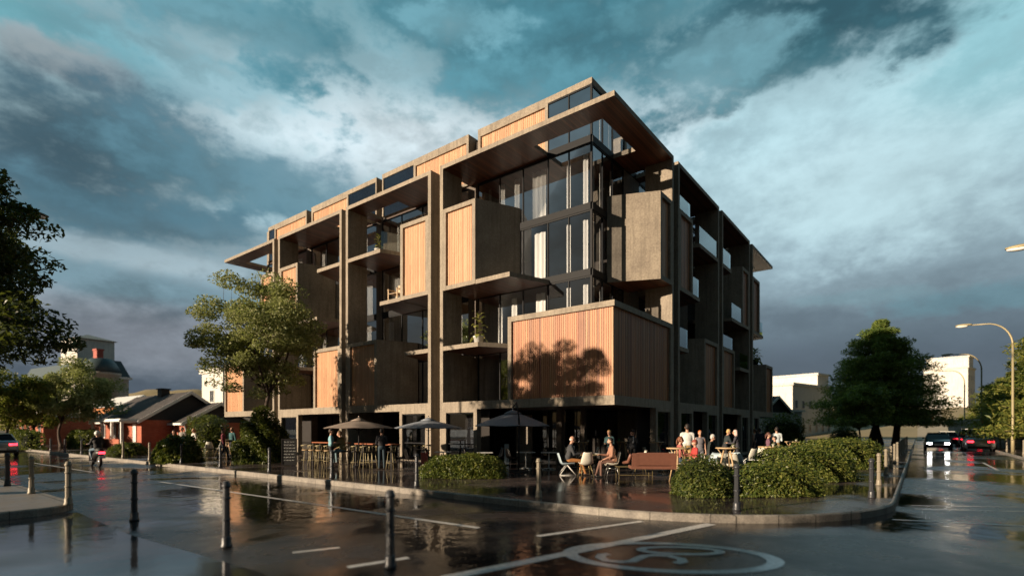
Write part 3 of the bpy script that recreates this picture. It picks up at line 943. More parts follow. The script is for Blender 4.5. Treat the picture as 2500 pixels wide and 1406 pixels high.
# --- rooftop storey: slatted modules between panes, gaps between modules
Z5 = 14.256
m = MB(); m.box(CORE+0.5, VE-0.2, CORE+0.5, UE-0.2, 16.46, 16.60); m.build('rooftop_slab', M['conc'], BLD)
def top_module(T, s0, s1, w0, w1, g=None):
    """fascia over the module, its wood panel from w0 to w1 and its pane beside it"""
    m = MB(T)
    m.box(s0, s1, CORE, CORE+3.4, 16.48, TOP)
    m.box(s0, s1, CORE+3.2, CORE+3.4, 14.2, 16.476)
    o = m.build('rooftop_module', M['conc'], BLD)
    f = MB(T); f.ring(w0, w1, 14.16, 16.48, 0.16, CORE, CORE+0.14, 0, tt=0.12); f.box(w0, w0+0.16, CORE+0.14, CORE+3.2, 14.16, 16.476); f.box(w1-0.16, w1, CORE+0.14, CORE+3.2, 14.16, 16.476)
    f.build('panel_frame', M['conc'], o)
    slats(T, w0+0.163, w1-0.163, 14.325, 16.355, CORE+0.085, M['wood'], o)
    if g:
        gl = MB(T); gl.box(g[0], g[1], CORE+0.03, CORE+0.04, Z5, 16.476); gl.build('glass_pane', M['glass'], o)
        ed = g[0] if abs(g[0]-w1) > 0.2 and abs(g[0]-w0) > 0.2 else g[1]
        p = MB(T); p.box(ed-0.1 if ed == s1 else ed, ed if ed == s1 else ed+0.1, CORE, CORE+3.2, Z5, 16.476); p.build('module_post', M['conc'], o)
top_module(TL, CORE, 8.62, 4.4, 8.62)
top_module(TL, 9.26, 16.17, 9.26, 13.42, (13.42, 16.17))
top_module(TL, 16.70, 23.70, 19.53, 23.70, (16.70, 19.53))
top_module(TL, 24.29, 29.5, 24.29, 28.6, (28.6, 29.5))
m = MB(TR); m.box(CORE+3.402, 12.4, CORE, CORE+3.0, 16.48, TOP); m.build('rooftop_module', M['conc'], BLD)
top_module(TR, 12.6, 24.4, 16.4, 24.4, (12.6, 16.4))
glazing(TR, 4.1, 12.4, L5+0.1, 16.63, 7, curtains=[(4.3,.4),(6,.4)])

# --- ground floor: side windows in wide surrounds, recessed shopfronts
def side_window(T, s0, s1, right_tone='conc'):
    m = MB(T); m.ring(s0, s1, 0.10, 2.62, 0.20, 0.0, 0.28, 0, tb=0.12, tt=0.14)
    o = m.build('window_surround', M['conc'], BLD)
    g = MB(T); g.ring(s0+0.203, s1-0.203, 0.23, 2.477, 0.05, 0.12, 0.17); g.box(s0+0.253, s1-0.253, 0.125, 0.165, 1.0, 1.05); g.build('window_frame', M['metal'], o)
    p = MB(T); p.box(s0+0.253, s1-0.253, 0.14, 0.148, 0.28, 2.42); p.build('glass_pane', M['glass'], o)
    k = MB(T); k.box(s0+0.02, s1-0.02, 0.9, 0.95, 0.12, 2.61); k.build('blind_wall', M['dark'], o)
for s in ((6.80,8.948),(9.972,12.08),(21.68,23.888),(24.802,26.9)): side_window(TL, *s)
for s in ((3.9,5.748),(6.722,8.6),(10.8,12.698),(17.6,19.498),(20.572,22.4)): side_window(TR, *s)
for s0, s1, n in ((3.05,8.9,6),(9.8,16.4,6),(17.2,23.8,6),(24.7,29.4,4)): glazing(TL, s0, s1, 0.16, 2.75, n, d=3.05, spandrel=0.1)
for s0, s1, n in ((3.15,6.4,3),(6.6,12.8,5),(13.4,19.6,5),(20.3,24.2,3)): glazing(TR, s0, s1, 0.16, 2.75, n, d=3.05, spandrel=0.1)
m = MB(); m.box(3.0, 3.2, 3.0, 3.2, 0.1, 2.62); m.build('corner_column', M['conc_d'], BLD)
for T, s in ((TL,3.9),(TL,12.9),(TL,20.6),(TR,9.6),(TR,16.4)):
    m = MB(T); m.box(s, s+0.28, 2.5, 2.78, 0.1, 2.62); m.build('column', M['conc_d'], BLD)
for s, w in ((5.75,0.9),(14.2,0.7),(18.6,0.8)):
    m = MB(TL); m.box(s, s+w, 2.70, 2.84, 0.12, 2.4); m.build('wall_panel', M['conc'], BLD)
# ---------------------------------------------------------------- foliage
def leaf_quads(cen, size, rng, up=0.35, aspect=0.5, droop=0.0, outward=None):
    """many small pointed leaves, one quad (an island) each"""
    n = len(cen)
    nrm = rng.normal(size=(n,3)); nrm[:,2] = np.abs(nrm[:,2]) + up
    if outward is not None: nrm += outward
    nrm /= np.linalg.norm(nrm, axis=1, keepdims=True)
    t = rng.normal(size=(n,3)); t[:,2] -= droop
    if outward is not None: t += outward*0.8
    t -= nrm*np.sum(t*nrm, axis=1, keepdims=True)
    t /= np.linalg.norm(t, axis=1, keepdims=True) + 1e-9
    b = np.cross(nrm, t)
    s = (size*rng.uniform(0.65, 1.35, size=n))[:,None]
    v = np.empty((n,4,3))
    v[:,0] = cen - t*s*0.5
    v[:,1] = cen + b*s*aspect*0.5 + nrm*s*0.06
    v[:,2] = cen + t*s*0.5 - nrm*s*0.05
    v[:,3] = cen - b*s*aspect*0.5 + nrm*s*0.06
    return v.reshape(-1,3)

def quads_of(nv):
    return np.arange(nv, dtype=np.int32).reshape(-1,4)

def in_ball(n, rng, shell=0.0):
    d = rng.normal(size=(n,3)); d /= np.linalg.norm(d, axis=1, keepdims=True)
    r = rng.uniform(shell**3, 1, size=n)**(1/3)
    return d*r[:,None], d

def limb(mb, a, b, r0, r1, rng, sag=0.0, k=6, n=7):
    a, b = Vector(a), Vector(b)
    L = (b-a).length
    off = Vector(rng.normal(size=3))*L*0.07
    pts = []
    for i in range(k+1):
        t = i/k
        p = a.lerp(b, t) + off*math.sin(math.pi*t)
        p.z += sag*L*math.sin(math.pi*t)
        pts.append(p)
    mb.tube(pts, [r0+(r1-r0)*(i/k) for i in range(k+1)], n)
    return pts

def broad_tree(name, label, loc, h, crown, trunk_r, trunk_h, mat, nclump, nleaf, leaf, seed, clump=(0.7,0.42), group=None, cat='tree', lean=(0,0), shell=0.45, droop=0.2, cutlow=None, extra=()):
    """trunk with limbs; crown of separate leaf sprays around an ellipsoid (cx, cy, cz, rx, ry, rz)"""
    rng = np.random.default_rng(seed)
    t = thing(name, label, cat, loc, 0, group)
    cx, cy, cz, rx, ry, rz = crown
    d, u = in_ball(nclump, rng, shell)
    wob = 1 + 0.16*np.sin(3*np.arctan2(u[:,1],u[:,0])+seed) + 0.12*np.sin(5*u[:,2]*2+seed*1.7)
    cc = np.array([cx,cy,cz]) + d*np.array([rx,ry,rz])*wob[:,None]
    if cutlow is not None: cc[:,2] = np.maximum(cc[:,2], cutlow + rng.uniform(0,0.5,nclump))
    for (ex, ey_, ez, erx, ery, erz, en) in extra:
        e_, _ = in_ball(en, rng, 0.2)
        cc = np.concatenate([cc, np.array([ex, ey_, ez]) + e_*np.array([erx, ery, erz])])
    nclump = len(cc)
    mb = MB()
    fork = Vector((lean[0], lean[1], trunk_h))
    limb(mb, (0,0,-0.1), fork, trunk_r, trunk_r*0.62, rng, 0, 8, 9)
    mb.tube([(0,0,-0.05),(0,0,0.12),(0,0,0.3)], [trunk_r*1.6, trunk_r*1.25, trunk_r*0.99], 9, caps=False)
    mains = []
    for i in range(9):
        a = 2*math.pi*i/9 + rng.uniform(-.3,.3); e = rng.uniform(-0.1, 0.85)
        tip = Vector((cx + rx*0.62*math.cos(a)*math.cos(e), cy + ry*0.62*math.sin(a)*math.cos(e), cz + rz*0.6*math.sin(e)))
        mains.append(limb(mb, fork, tip, trunk_r*0.48, trunk_r*0.12, rng, 0.07, 7, 6))
    allp = [p for m_ in mains for p in m_[2:]]
    for c in cc:
        cv = Vector(c); q = min(allp, key=lambda p: (p-cv).length + 0.3*abs(p.z-cv.z))
        limb(mb, q, cv, trunk_r*0.10, trunk_r*0.03, rng, 0.05, 4, 4)
    mb.build('trunk', M['bark'], t, recalc=False)
    per = rng.integers(int(nleaf*0.6), int(nleaf*1.4), size=nclump)
    P, O = [], []
    for c, k in zip(cc, per):
        s = rng.uniform(0.7, 1.3)
        b, _ = in_ball(k, rng, 0.2)
        p = b*np.array([clump[0]*s, clump[0]*s, clump[1]*s])
        p[:,2] -= 0.22*(p[:,0]**2+p[:,1]**2)/max(clump[0]*s, .1)
        P.append(c + p)
    P = np.concatenate(P)
    v = leaf_quads(P, leaf, rng, 0.5, 0.5, droop)
    arr_mesh('crown', v, quads_of(len(v)), mat, t)
    return t

def cedar(name, label, loc, h, r, base, seed, mat, trunks=1, group=None, layers=13, leaf=0.32, dens=1.0):
    """layered conifer: flat plates of foliage on level limbs"""
    rng = np.random.default_rng(seed)
    t = thing(name, label, 'tree', loc, 0, group)
    mb = MB(); P = []
    for k in range(trunks):
        a = 2.4*k
        limb(mb, (0.9*k*math.cos(a), 0.9*k*math.sin(a), -0.1), (0.25*math.cos(a), 0.25*math.sin(a), h*0.9), 0.34*h/12, 0.05, rng, 0, 9, 8)
    for i in range(layers):
        f = i/(layers-1)
        z = base + (h-base)*f*0.97
        R_ = r*(1-f**1.7)**0.75*(0.85+0.25*rng.random()) + 0.25
        nb = max(4, int(10*(1-f)+5))
        for j in range(nb):
            a = 2*math.pi*(j+rng.random()*0.7)/nb + i
            L = R_*rng.uniform(0.80, 1.05)
            tip = (L*math.cos(a), L*math.sin(a), z + rng.uniform(-0.25,0.2) - 0.05*L)
            limb(mb, (0,0,z-0.25), tip, 0.07*h/12, 0.015, rng, 0.05, 5, 4)
            for q in np.linspace(0.35, 1.0, 4):
                n = int(95*dens*(0.5+q))
                b, _ = in_ball(n, rng, 0.1)
                w = 0.16*L + 0.42
                P.append(np.array([tip[0]*q, tip[1]*q, z+(tip[2]-z)*q]) + b*np.array([w*1.3, w*1.3, 0.26+0.05*r]))
    mb.build('trunk', M['bark'], t, recalc=False)
    P = np.concatenate(P)
    v = leaf_quads(P, leaf, rng, 0.8, 0.35, 0.35)
    arr_mesh('crown', v, quads_of(len(v)), mat, t)
    return t

def bush(name, label, loc, shape, n, leaf, mat, seed, cat='bush', rz=0, group=None, lumps=14, core=0.8):
    """leafy mass: shape(d) gives the surface radius vector for unit directions; the leaves stand off a dark inside"""
    rng = np.random.default_rng(seed)
    t = thing(name, label, cat, loc, rz, group)
    d = rng.normal(size=(n,3)); d /= np.linalg.norm(d, axis=1, keepdims=True)
    d[:,2] = np.where(rng.random(n) < 0.8, np.abs(d[:,2]), d[:,2]*0.3)
    d /= np.linalg.norm(d, axis=1, keepdims=True)
    ph = rng.uniform(0, 6.28, (lumps, 3)); fr = rng.uniform(2.0, 7.0, (lumps, 3))
    wob = np.zeros(n)
    for k in range(lumps): wob += np.sin(d@fr[k]*1.6 + ph[k,0])*0.35/lumps**0.5
    dep = rng.beta(1.2, 4.5, n)*0.34 - 0.05*(rng.random(n) < 0.25)
    s = shape(d)
    p = s*((1 + wob*0.20 - dep)[:,None])
    p[:,2] = np.maximum(p[:,2], 0.03)
    o = s/np.linalg.norm(s, axis=1, keepdims=True)
    v = leaf_quads(p, leaf, rng, 0.15, 0.42, 0.0, o*1.1)
    arr_mesh('leaves', v, quads_of(len(v)), mat, t)
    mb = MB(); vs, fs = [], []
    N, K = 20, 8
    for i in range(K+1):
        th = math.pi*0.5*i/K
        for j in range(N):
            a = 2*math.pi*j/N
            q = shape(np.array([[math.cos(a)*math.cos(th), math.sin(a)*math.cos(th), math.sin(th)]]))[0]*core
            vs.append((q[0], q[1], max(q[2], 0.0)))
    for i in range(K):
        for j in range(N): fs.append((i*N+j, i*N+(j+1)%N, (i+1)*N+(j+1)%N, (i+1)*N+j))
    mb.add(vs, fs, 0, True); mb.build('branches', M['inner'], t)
    return t

def sup(a, b, c, e=4.0):
    """superellipsoid half-box a x b x c for clipped hedges"""
    def f(d):
        q = (np.abs(d[:,0]/a)**e + np.abs(d[:,1]/b)**e + np.abs(d[:,2]/c)**e)**(-1/e)
        return d*q[:,None]
    return f
def cone(r, h):
    def f(d):
        z = np.clip(d[:,2], 0, 1)
        az = np.arctan2(d[:,1], d[:,0])
        th = np.arcsin(z)/(math.pi/2)
        rad = r*np.cos(th*math.pi/2)**0.8*(1-0.12*th)
        return np.stack([rad*np.cos(az), rad*np.sin(az), h*th**0.9*(1-0.0*th)], 1)
    return f

# --- the young street tree on the terrace and the planting around it
X, Y, Z = spot(618, 1131)
broad_tree('street_tree', 'young street tree with airy grey-green crown beside the cone-shaped evergreen', (X-0.1, Y+1.9, PAVE), 9,
           (-0.55,-0.1,6.15,3.0,2.6,2.7), 0.13, 3.3, M['fol_tree'], 170, 240, 0.15, 4, (0.66,0.32), lean=(-0.05,0.0), shell=0.35, cutlow=3.1, droop=0.5)
bush('conical_shrub', 'dense cone-shaped evergreen shrub on the terrace, left of the blackboard', (X-0.12, Y+1.15, PAVE), cone(1.25,2.8), 15000, 0.16, M['fol_yew'], 21, 'shrub')
X, Y, Z = spot(400, 1131)
bush('round_bush', 'round glossy bush in front of the brick house', (X, Y+1.0, PAVE), sup(0.98,0.9,1.25,2.3), 6000, 0.19, M['fol_hedge'], 22)
X, Y, Z = spot(283, 1112)
bush('low_bush', 'small low dark bush behind the scooter rider', (X, Y+1.0, PAVE), sup(1.1,0.9,0.72,2.2), 3000, 0.17, M['fol_yew'], 23)
X, Y, Z = spot(1127, 1169)
bush('box_hedge', 'low clipped hedge with rounded ends between umbrella and kerb', (X, Y+0.62, PAVE), sup(1.32,0.60,0.70,3.6), 15000, 0.085, M['fol_hedge'], 24, 'hedge', R(-3))
X, Y, Z = spot(1738, 1216)
bush('round_hedge', 'rounded dark hedge mound at the near end of the planting', (X, Y+0.62, PAVE), sup(0.64,0.62,0.86,2.5), 10000, 0.078, M['fol_yew'], 25, 'hedge')
X, Y, Z = spot(1905, 1214)
bush('box_hedge', 'low clipped hedge directly behind the dark corner bollard', (X+0.02, Y+0.62, PAVE), sup(1.12,0.60,0.68,4), 15000, 0.078, M['fol_hedge'], 26, 'hedge', R(4))
X, Y, Z = spot(1985, 1178)
bush('box_hedge', 'taller bushy hedge behind the lowest hedge, beside the wooden bar tables', (X+0.15, Y+0.9, PAVE), sup(1.62,0.85,1.0,3.2), 17000, 0.088, M['fol_hedge'], 27, 'hedge', R(10))
X, Y, Z = spot(2095, 1146)
bush('box_hedge', 'square clipped hedge at the far end of the planting near the street bollards', (X-0.25, Y+1.0, PAVE), sup(1.62,1.0,1.08,5), 15000, 0.105, M['fol_hedge'], 28, 'hedge', R(6))

# --- background planting
bush('garden_hedge', 'tall square clipped hedge against the pale house wall', at(1908, 46), sup(1.75,1.1,2.75,6), 9000, 0.22, M['fol_yew'], 31, 'hedge', R(20))
bush('garden_shrub', 'dark loose shrub between the pale house and the cedar', at(2062, 36), sup(0.95,0.9,1.75,2.2), 4000, 0.22, M['fol_yew'], 32, 'shrub')
bush('garden_hedge', 'dark hedge beside the brick house gable', at(507, 41), sup(1.9,1.2,2.6,4), 7000, 0.22, M['fol_yew'], 33, 'hedge', R(-35))
broad_tree('garden_tree', 'small grey-green tree in front of the great cedar', at(2098, 45), 5.2, (0,0,3.55,1.95,1.8,1.75), 0.10, 1.5, M['fol_cedar'], 40, 210, 0.26, 34, (0.62,0.4))
cedar('cedar_tree', 'great layered cedar standing alone right of the building', at(2150, 54), 12.6, 5.2, 2.6, 41, M['fol_cedar'], 3, layers=12, leaf=0.30, dens=1.5)
for k, (v, u, h, r, lb) in enumerate([(35,-18.4,11.6,5.0,'bright avenue tree nearest the camera on the right street edge'), (47,-19,11.6,5.0,'second avenue tree behind the tall near lamp'),
                                      (61,-19.5,9.6,4.6,'avenue tree behind the middle street lamp'), (76,-19.5,9.2,4.6,'avenue tree beside the farthest street lamp'), (93,-20.5,9.4,5.2,'avenue tree at the foot of the hill road'),
                                      (112,-22,10.5,6.0,'farthest avenue tree up the hill road')]):
    o = uv(u, v, PAVE + max(0, (v-88)*0.05))
    cedar('avenue_tree', lb, o, h, r, 1.7, 50+k, M['fol_row'], 1, 'trees along the right-hand street', 11, 0.36, 1.0)

# left side
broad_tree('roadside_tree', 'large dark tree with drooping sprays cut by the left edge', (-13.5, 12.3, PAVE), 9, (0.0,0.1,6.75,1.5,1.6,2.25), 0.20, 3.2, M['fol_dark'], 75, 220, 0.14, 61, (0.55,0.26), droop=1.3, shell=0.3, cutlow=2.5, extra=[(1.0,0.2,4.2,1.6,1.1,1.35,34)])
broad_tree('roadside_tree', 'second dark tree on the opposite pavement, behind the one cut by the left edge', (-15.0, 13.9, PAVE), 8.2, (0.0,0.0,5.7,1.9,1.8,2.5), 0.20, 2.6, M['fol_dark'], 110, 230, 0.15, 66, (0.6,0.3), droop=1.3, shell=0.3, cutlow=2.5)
broad_tree('garden_tree', 'sunlit yellow-green tree with a bare trunk before the hotel', at(150, 47), 7.5, (0.8,0,4.7,3.7,2.6,2.5), 0.15, 2.2, M['fol_tree'], 80, 230, 0.26, 62, (0.85,0.5))
broad_tree('garden_tree', 'dark green tree at the left edge beyond the parked car', at(22, 44), 6.5, (-0.5,0,4.1,3.0,2.6,2.2), 0.16, 1.9, M['fol_row'], 60, 220, 0.27, 63, (0.85,0.5))
broad_tree('garden_tree', 'mid green tree between the dark and the sunlit tree', at(82, 50), 6.5, (0,0,3.7,2.6,2.6,2.0), 0.16, 1.7, M['fol_row'], 50, 220, 0.27, 64, (0.85,0.5))
for k, (px, d, w, lb) in enumerate([(60,43,3.6,'long clipped garden hedge nearest the left edge'), (205,45,2.6,'clipped garden hedge beside the sunlit tree trunk')]):
    bush('garden_hedge', lb, at(px, d), sup(w,0.8,1.45,6), 6000, 0.2, M['fol_hedge'], 35+k, 'hedge', R(-38))

# trees behind the camera on the left, whose shadows fall across the street and the corner box
for k, (u, v, h, r) in enumerate([(6.9,-25.5,5.0,1.7), (0.0,-27.5,5.4,2.0), (22.3,-16.2,9.6,2.3)]):
    broad_tree('roadside_tree', 'tall leafy tree on the opposite pavement', uv(u, v, PAVE), h, (0,0,h*0.6,r,r,h*0.38), 0.2, 2.2, M['fol_row'], 52, 130, 0.26, 80+k, (0.8,0.5), 'trees on the opposite pavement')

# ---------------------------------------------------------------- bollards
def make_bollard(name, label, h, mat, group):
    t = thing(name, label, 'bollard', group=group)
    r = 0.052
    m = MB(); m.lathe([(r*1.02,0.16),(r*0.98,h*0.42),(r*0.93,h-0.10)], 8, smooth=False); m.build('shaft', mat, t, recalc=False)
    m = MB(); m.lathe([(r*1.55,0.0),(r*1.55,0.03),(r*1.3,0.05),(r*1.3,0.13),(r*1.12,0.16)], 12); m.build('foot', mat, t, recalc=False)
    for zz in (h*0.40, h*0.72):
        m = MB(); m.lathe([(r*0.96,zz),(r*1.22,zz+0.008),(r*1.22,zz+0.028),(r*0.95,zz+0.036)], 12); m.build('collar', mat, t, recalc=False)
    m = MB(); m.lathe([(r*0.94,h-0.10),(r*1.24,h-0.09),(r*1.24,h-0.06),(r*1.05,h-0.05),(r*0.98,h-0.02),(r*0.6,h-0.003),(0.004,h)], 12); m.build('cap', mat, t, recalc=False)
    return t
M['boll'] = plain('painted_bollard', (0.055, 0.058, 0.066), 0.38, 0.3, 0.15, 20)
M['boll_l'] = plain('sunlit_bollard', (0.27, 0.235, 0.18), 0.5, 0.1, 0.15, 20)  # paler copy of the bollard colour, sunlight put in for the lit ones
ORD = ['first','second','third','fourth','fifth','sixth','seventh','eighth','ninth','tenth','eleventh','twelfth','thirteenth','fourteenth']
GK = 'bollards along the terrace kerb'
b0 = make_bollard('bollard', 'pale bollard standing alone at the sunlit kerb, near the seated man', 0.90, M['boll_l'], GK)
b0.location = uv(-2.05, -7.83, PAVE-0.003)
dk = make_bollard('bollard', 'dark bollard in front of the low hedge at the rounded corner', 0.90, M['boll'], GK)
dk.location = spot(1799, 1245, PAVE-0.003)
left = [1.95, 5.95, 9.9, 13.9, 17.9, 21.9, 25.9, 33.9, 37.9, 41.9]
for i, u in enumerate(left):
    dup(dk if i < 3 else b0 if i in (5,6) else dk, uv(u, -7.92, PAVE-0.003), 0, 'kerb bollard, %s one left of the low rounded hedge end' % ORD[i], GK)
dup(dk, uv(-8.05, -3.2, PAVE-0.003), 0, 'dark bollard nearest the camera in the right-hand street row', GK)
for i in range(12):
    dup(b0, uv(-8.02, 0.2+4*i, PAVE-0.003), 0, 'pale bollard of the right-hand street row, %s behind its dark end' % ORD[i], GK)
GF = 'bollards by the slate paving'
near = make_bollard('bollard', 'large dark bollard in the foreground, rightmost of the slate paving row', 0.96, M['boll'], GF)
near.location = (-1.50, 6.46, 0.0)
dup(near, (-4.13, 7.58, 0.0), 0, 'large dark bollard in the foreground, middle of the slate paving row', GF)
dup(near, (-7.06, 9.80, 0.0), 0, 'dark bollard on the slate paving next to the sandy pavement corner', GF)
for i, (u, v) in enumerate([(4.95,-14.72),(8.1,-14.75),(11.0,-14.75)]):
    dup(b0 if i < 2 else dk, uv(u, v, PAVE-0.003), 0, ['pale bollard at the tip of the sandy pavement corner', 'pale bollard in the middle of the sandy pavement', 'dark bollard at the left edge of the sandy pavement'][i], GF)
for i in range(7):
    dup(b0, uv(-14.1, 20+4*i, PAVE-0.003), 0, 'pale post on the far pavement, %s from the right edge' % ORD[i], 'posts on the far pavement')

# ---------------------------------------------------------------- street lamps
def street_lamp(label, u, v, au, av, mat, group='tall street lamps with curved arms'):
    t = thing('street_lamp', label, 'street lamp', uv(u, v, PAVE), 0, group)
    d = Vector((UX*au+VX*av, UY*au+VY*av, 0)).normalized()
    H, A = 8.95, 2.15
    m = MB(); m.tube([(0,0,0),(0,0,1.2),(0,0,1.25),(0,0,H-1.6)], [0.105,0.10,0.075,0.065], 10); m.build('pole', mat, t, recalc=False)
    pts = []
    for i in range(13):
        a = math.pi/2*i/12
        pts.append(d*(A*0.62*(1-math.cos(a))) + Vector((0,0,H-1.6+1.6*math.sin(a))))
    pts.append(d*A + Vector((0,0,H+0.02)))
    m = MB(); m.tube(pts, [0.062-0.0014*i for i in range(len(pts))], 8); m.build('arm', mat, t, recalc=False)
    def head(x0, x1, zt, zb, w, k0):
        mm = MB(); n = 10; vs, fs = [], []
        for i in range(9):
            f = i/8; x = x0+(x1-x0)*f
            ww = w*math.sin(math.pi*min(1, 0.18+0.72*f))**0.6
            for j in range(n):
                a = 2*math.pi*j/n
                p = d*x + Vector((-d.y, d.x, 0))*ww*math.cos(a) + Vector((0,0,H + (zt if math.sin(a) > 0 else zb)*abs(math.sin(a))*(ww/w) + k0))
                vs.append(tuple(p))
        for i in range(8):
            for j in range(n): fs.append((i*n+j, i*n+(j+1)%n, (i+1)*n+(j+1)%n, (i+1)*n+j))
        fs += [tuple(range(n-1,-1,-1)), tuple(8*n+j for j in range(n))]
        return mm.add(vs, fs, 0, True)
    h = head(A-0.05, A+0.88, 0.13, -0.03, 0.17, 0.03).build('lamp_head', mat, t)
    head(A+0.20, A+0.84, 0.01, -0.12, 0.145, 0.005).build('lamp_glass', M['lensm'], h)
    return t
street_lamp('street lamp whose head alone reaches in at the right edge', -14.75, 12.0, 1, 0, M['pole'])
street_lamp('tallest street lamp, curving over the road by the right edge', -14.0, 31.9, 1, 0, M['pole'])
street_lamp('middle street lamp in the row along the right-hand street', -13.7, 50.4, 1, 0, M['pole'])
street_lamp('farthest street lamp in the row along the right-hand street', -13.4, 68.5, 1, 0, M['pole'])
M['pole_d'] = plain('backlit_pole', (0.075, 0.060, 0.035), 0.4, 0.6, 0.15)  # darker copy of the pole colour, for the lamp seen backlit
street_lamp('dark street lamp head reaching out of the big tree on the left', 14.9, -16.1, 0.12, 1, M['pole_d'])

# ---------------------------------------------------------------- houses
M['brick'] = None
def brick_mat(name, c1, c2, mort, s=1.0):
    m, g, b = new_mat(name)
    tc = g.node('ShaderNodeTexCoord').outputs['Object']
    sp = g.node('ShaderNodeSeparateXYZ'); g.l.new(tc, sp.inputs[0])
    cb = g.node('ShaderNodeCombineXYZ'); g.l.new(g.math('ADD', sp.outputs[0], sp.outputs[1]), cb.inputs[0]); g.l.new(sp.outputs[2], cb.inputs[1])
    br = g.node('ShaderNodeTexBrick'); g.l.new(cb.outputs[0], br.inputs['Vector'])
    br.inputs['Scale'].default_value = s; br.inputs['Brick Width'].default_value = 0.24; br.inputs['Row Height'].default_value = 0.08; br.inputs['Mortar Size'].default_value = 0.008
    br.inputs['Color1'].default_value = c4(c1); br.inputs['Color2'].default_value = c4(c2); br.inputs['Mortar'].default_value = c4(mort)
    n = g.noise(tc, 1.5, 4.0)
    g.l.new(g.mix(g.maprange(n, .35, .7, 0, .35), br.outputs['Color'], c4([x*0.5 for x in c1])), b.inputs['Base Color'])
    b.inputs['Roughness'].default_value = 0.85
    return m
M['brick'] = brick_mat('red_brick', (0.42,0.085,0.042), (0.55,0.14,0.065), (0.28,0.19,0.15))
M['rooft'] = brick_mat('dark_roof_tiles', (0.055,0.047,0.045), (0.10,0.085,0.08), (0.02,0.018,0.018), 0.6)
M['gable'] = plain('black_boarding', (0.030,0.031,0.036), 0.7, 0, 0.25, 4)
M['stucco'] = concrete('cream_stucco', (0.50,0.46,0.39), (0.68,0.63,0.55), 0.3, 0.85, True)
M['stucco_w'] = concrete('white_stucco', (0.62,0.60,0.56), (0.78,0.76,0.71), 0.3, 0.85, True)
M['slate_r'] = plain('green_grey_slates', (0.055,0.085,0.095), 0.5, 0, 0.3, 2)
M['pane'] = plain('dark_window_pane', (0.03,0.04,0.05), 0.08, 0.0, 0.3, 1.0)
M['orange'] = plain('orange_render', (0.50,0.20,0.07), 0.8, 0, 0.2, 1)

def gabled(root, T, s0, s1, d0, d1, ze, zr, name_wall, wall, gab, over=0.35, roof='rooft', base=0.0, trim=True):
    """walls with a ridge along s; gable ends at s0 and s1; T maps (s, d, z)"""
    dm = (d0+d1)/2
    m = MB(T); m.box(s0, s1, d0, d1, base, ze); w = m.build(name_wall, wall, root)
    for s in (s0-0.004, s1+0.004):
        m = MB(T); m.add([(s,d0,ze),(s,d1,ze),(s,dm,zr)], [(0,1,2)]); m.build('gable', gab, root, recalc=False)
    k = (zr-ze)/(dm-d0); th = 0.16
    m = MB(T)
    for a in (d0-over, d1+over):
        za = ze-k*over
        m.add([(s0-over,a,za),(s1+over,a,za),(s1+over,dm,zr+0.02),(s0-over,dm,zr+0.02),(s0-over,a,za+th),(s1+over,a,za+th),(s1+over,dm,zr+0.02+th),(s0-over,dm,zr+0.02+th)],
              [(0,1,2,3),(4,7,6,5),(0,4,5,1),(2,6,7,3),(0,3,7,4),(1,5,6,2)])
    r = m.build('roof', M[roof], root)
    if trim:
        m = MB(T)
        for s in (s0-over, s1+over):
            sa, sb = (s-0.05, s-0.004) if s < s0 else (s+0.004, s+0.05)
            for a in (d0-over, d1+over):
                za = ze-k*over
                vs = [(sa,a,za-0.10),(sa,dm,zr-0.08),(sa,dm,zr+0.22),(sa,a,za+0.2)]
                vs += [(sb,y,z) for _,y,z in vs]
                m.add(vs, [(0,1,2,3),(7,6,5,4),(0,4,5,1),(1,5,6,2),(2,6,7,3),(3,7,4,0)])
        m.box(s0-over+0.01, s1+over-0.01, d0-over-0.06, d0-over-0.004, ze-k*over-0.03, ze-k*over+0.14)
        m.build('bargeboard', M['white'], root)
    return r

def opening(root, T, s0, s1, d, z0, z1, frame='white', pane='pane', name='window', bars=1, f=0.07):
    m = MB(T); m.ring(s0, s1, z0, z1, f, d-0.05, d+0.02)
    for i in range(1, bars): m.box(s0+(s1-s0)*i/bars-0.02, s0+(s1-s0)*i/bars+0.02, d-0.03, d+0.02, z0+f, z1-f)
    o = m.build(name, M[frame], root)
    m = MB(T); m.box(s0+f, s1-f, d-0.015, d-0.008, z0+f, z1-f); m.build('pane', M[pane], o)
    return o

# brick house on the left street: front along u, gable end towards the terrace
H1 = thing('brick_house', 'red brick bungalow with black gables and white trim, left of the building', 'house', uv(42.5, -2.0, PAVE), YAW)
# local x = v, y = u ; s along u, d along v
TH = lambda s, d, z: (d, s, z)
rf = gabled(H1, TH, 0.0, 13.0, 0.0, 7.4, 2.35, 4.75, 'wall', M['brick'], M['gable'], roof='rooft')
m = MB(TH); m.box(5.2, 6.2, 3.2, 3.9, 4.3, 5.35); m.box(5.1, 6.3, 3.1, 4.0, 5.36, 5.45); m.build('chimney', M['black'], rf)
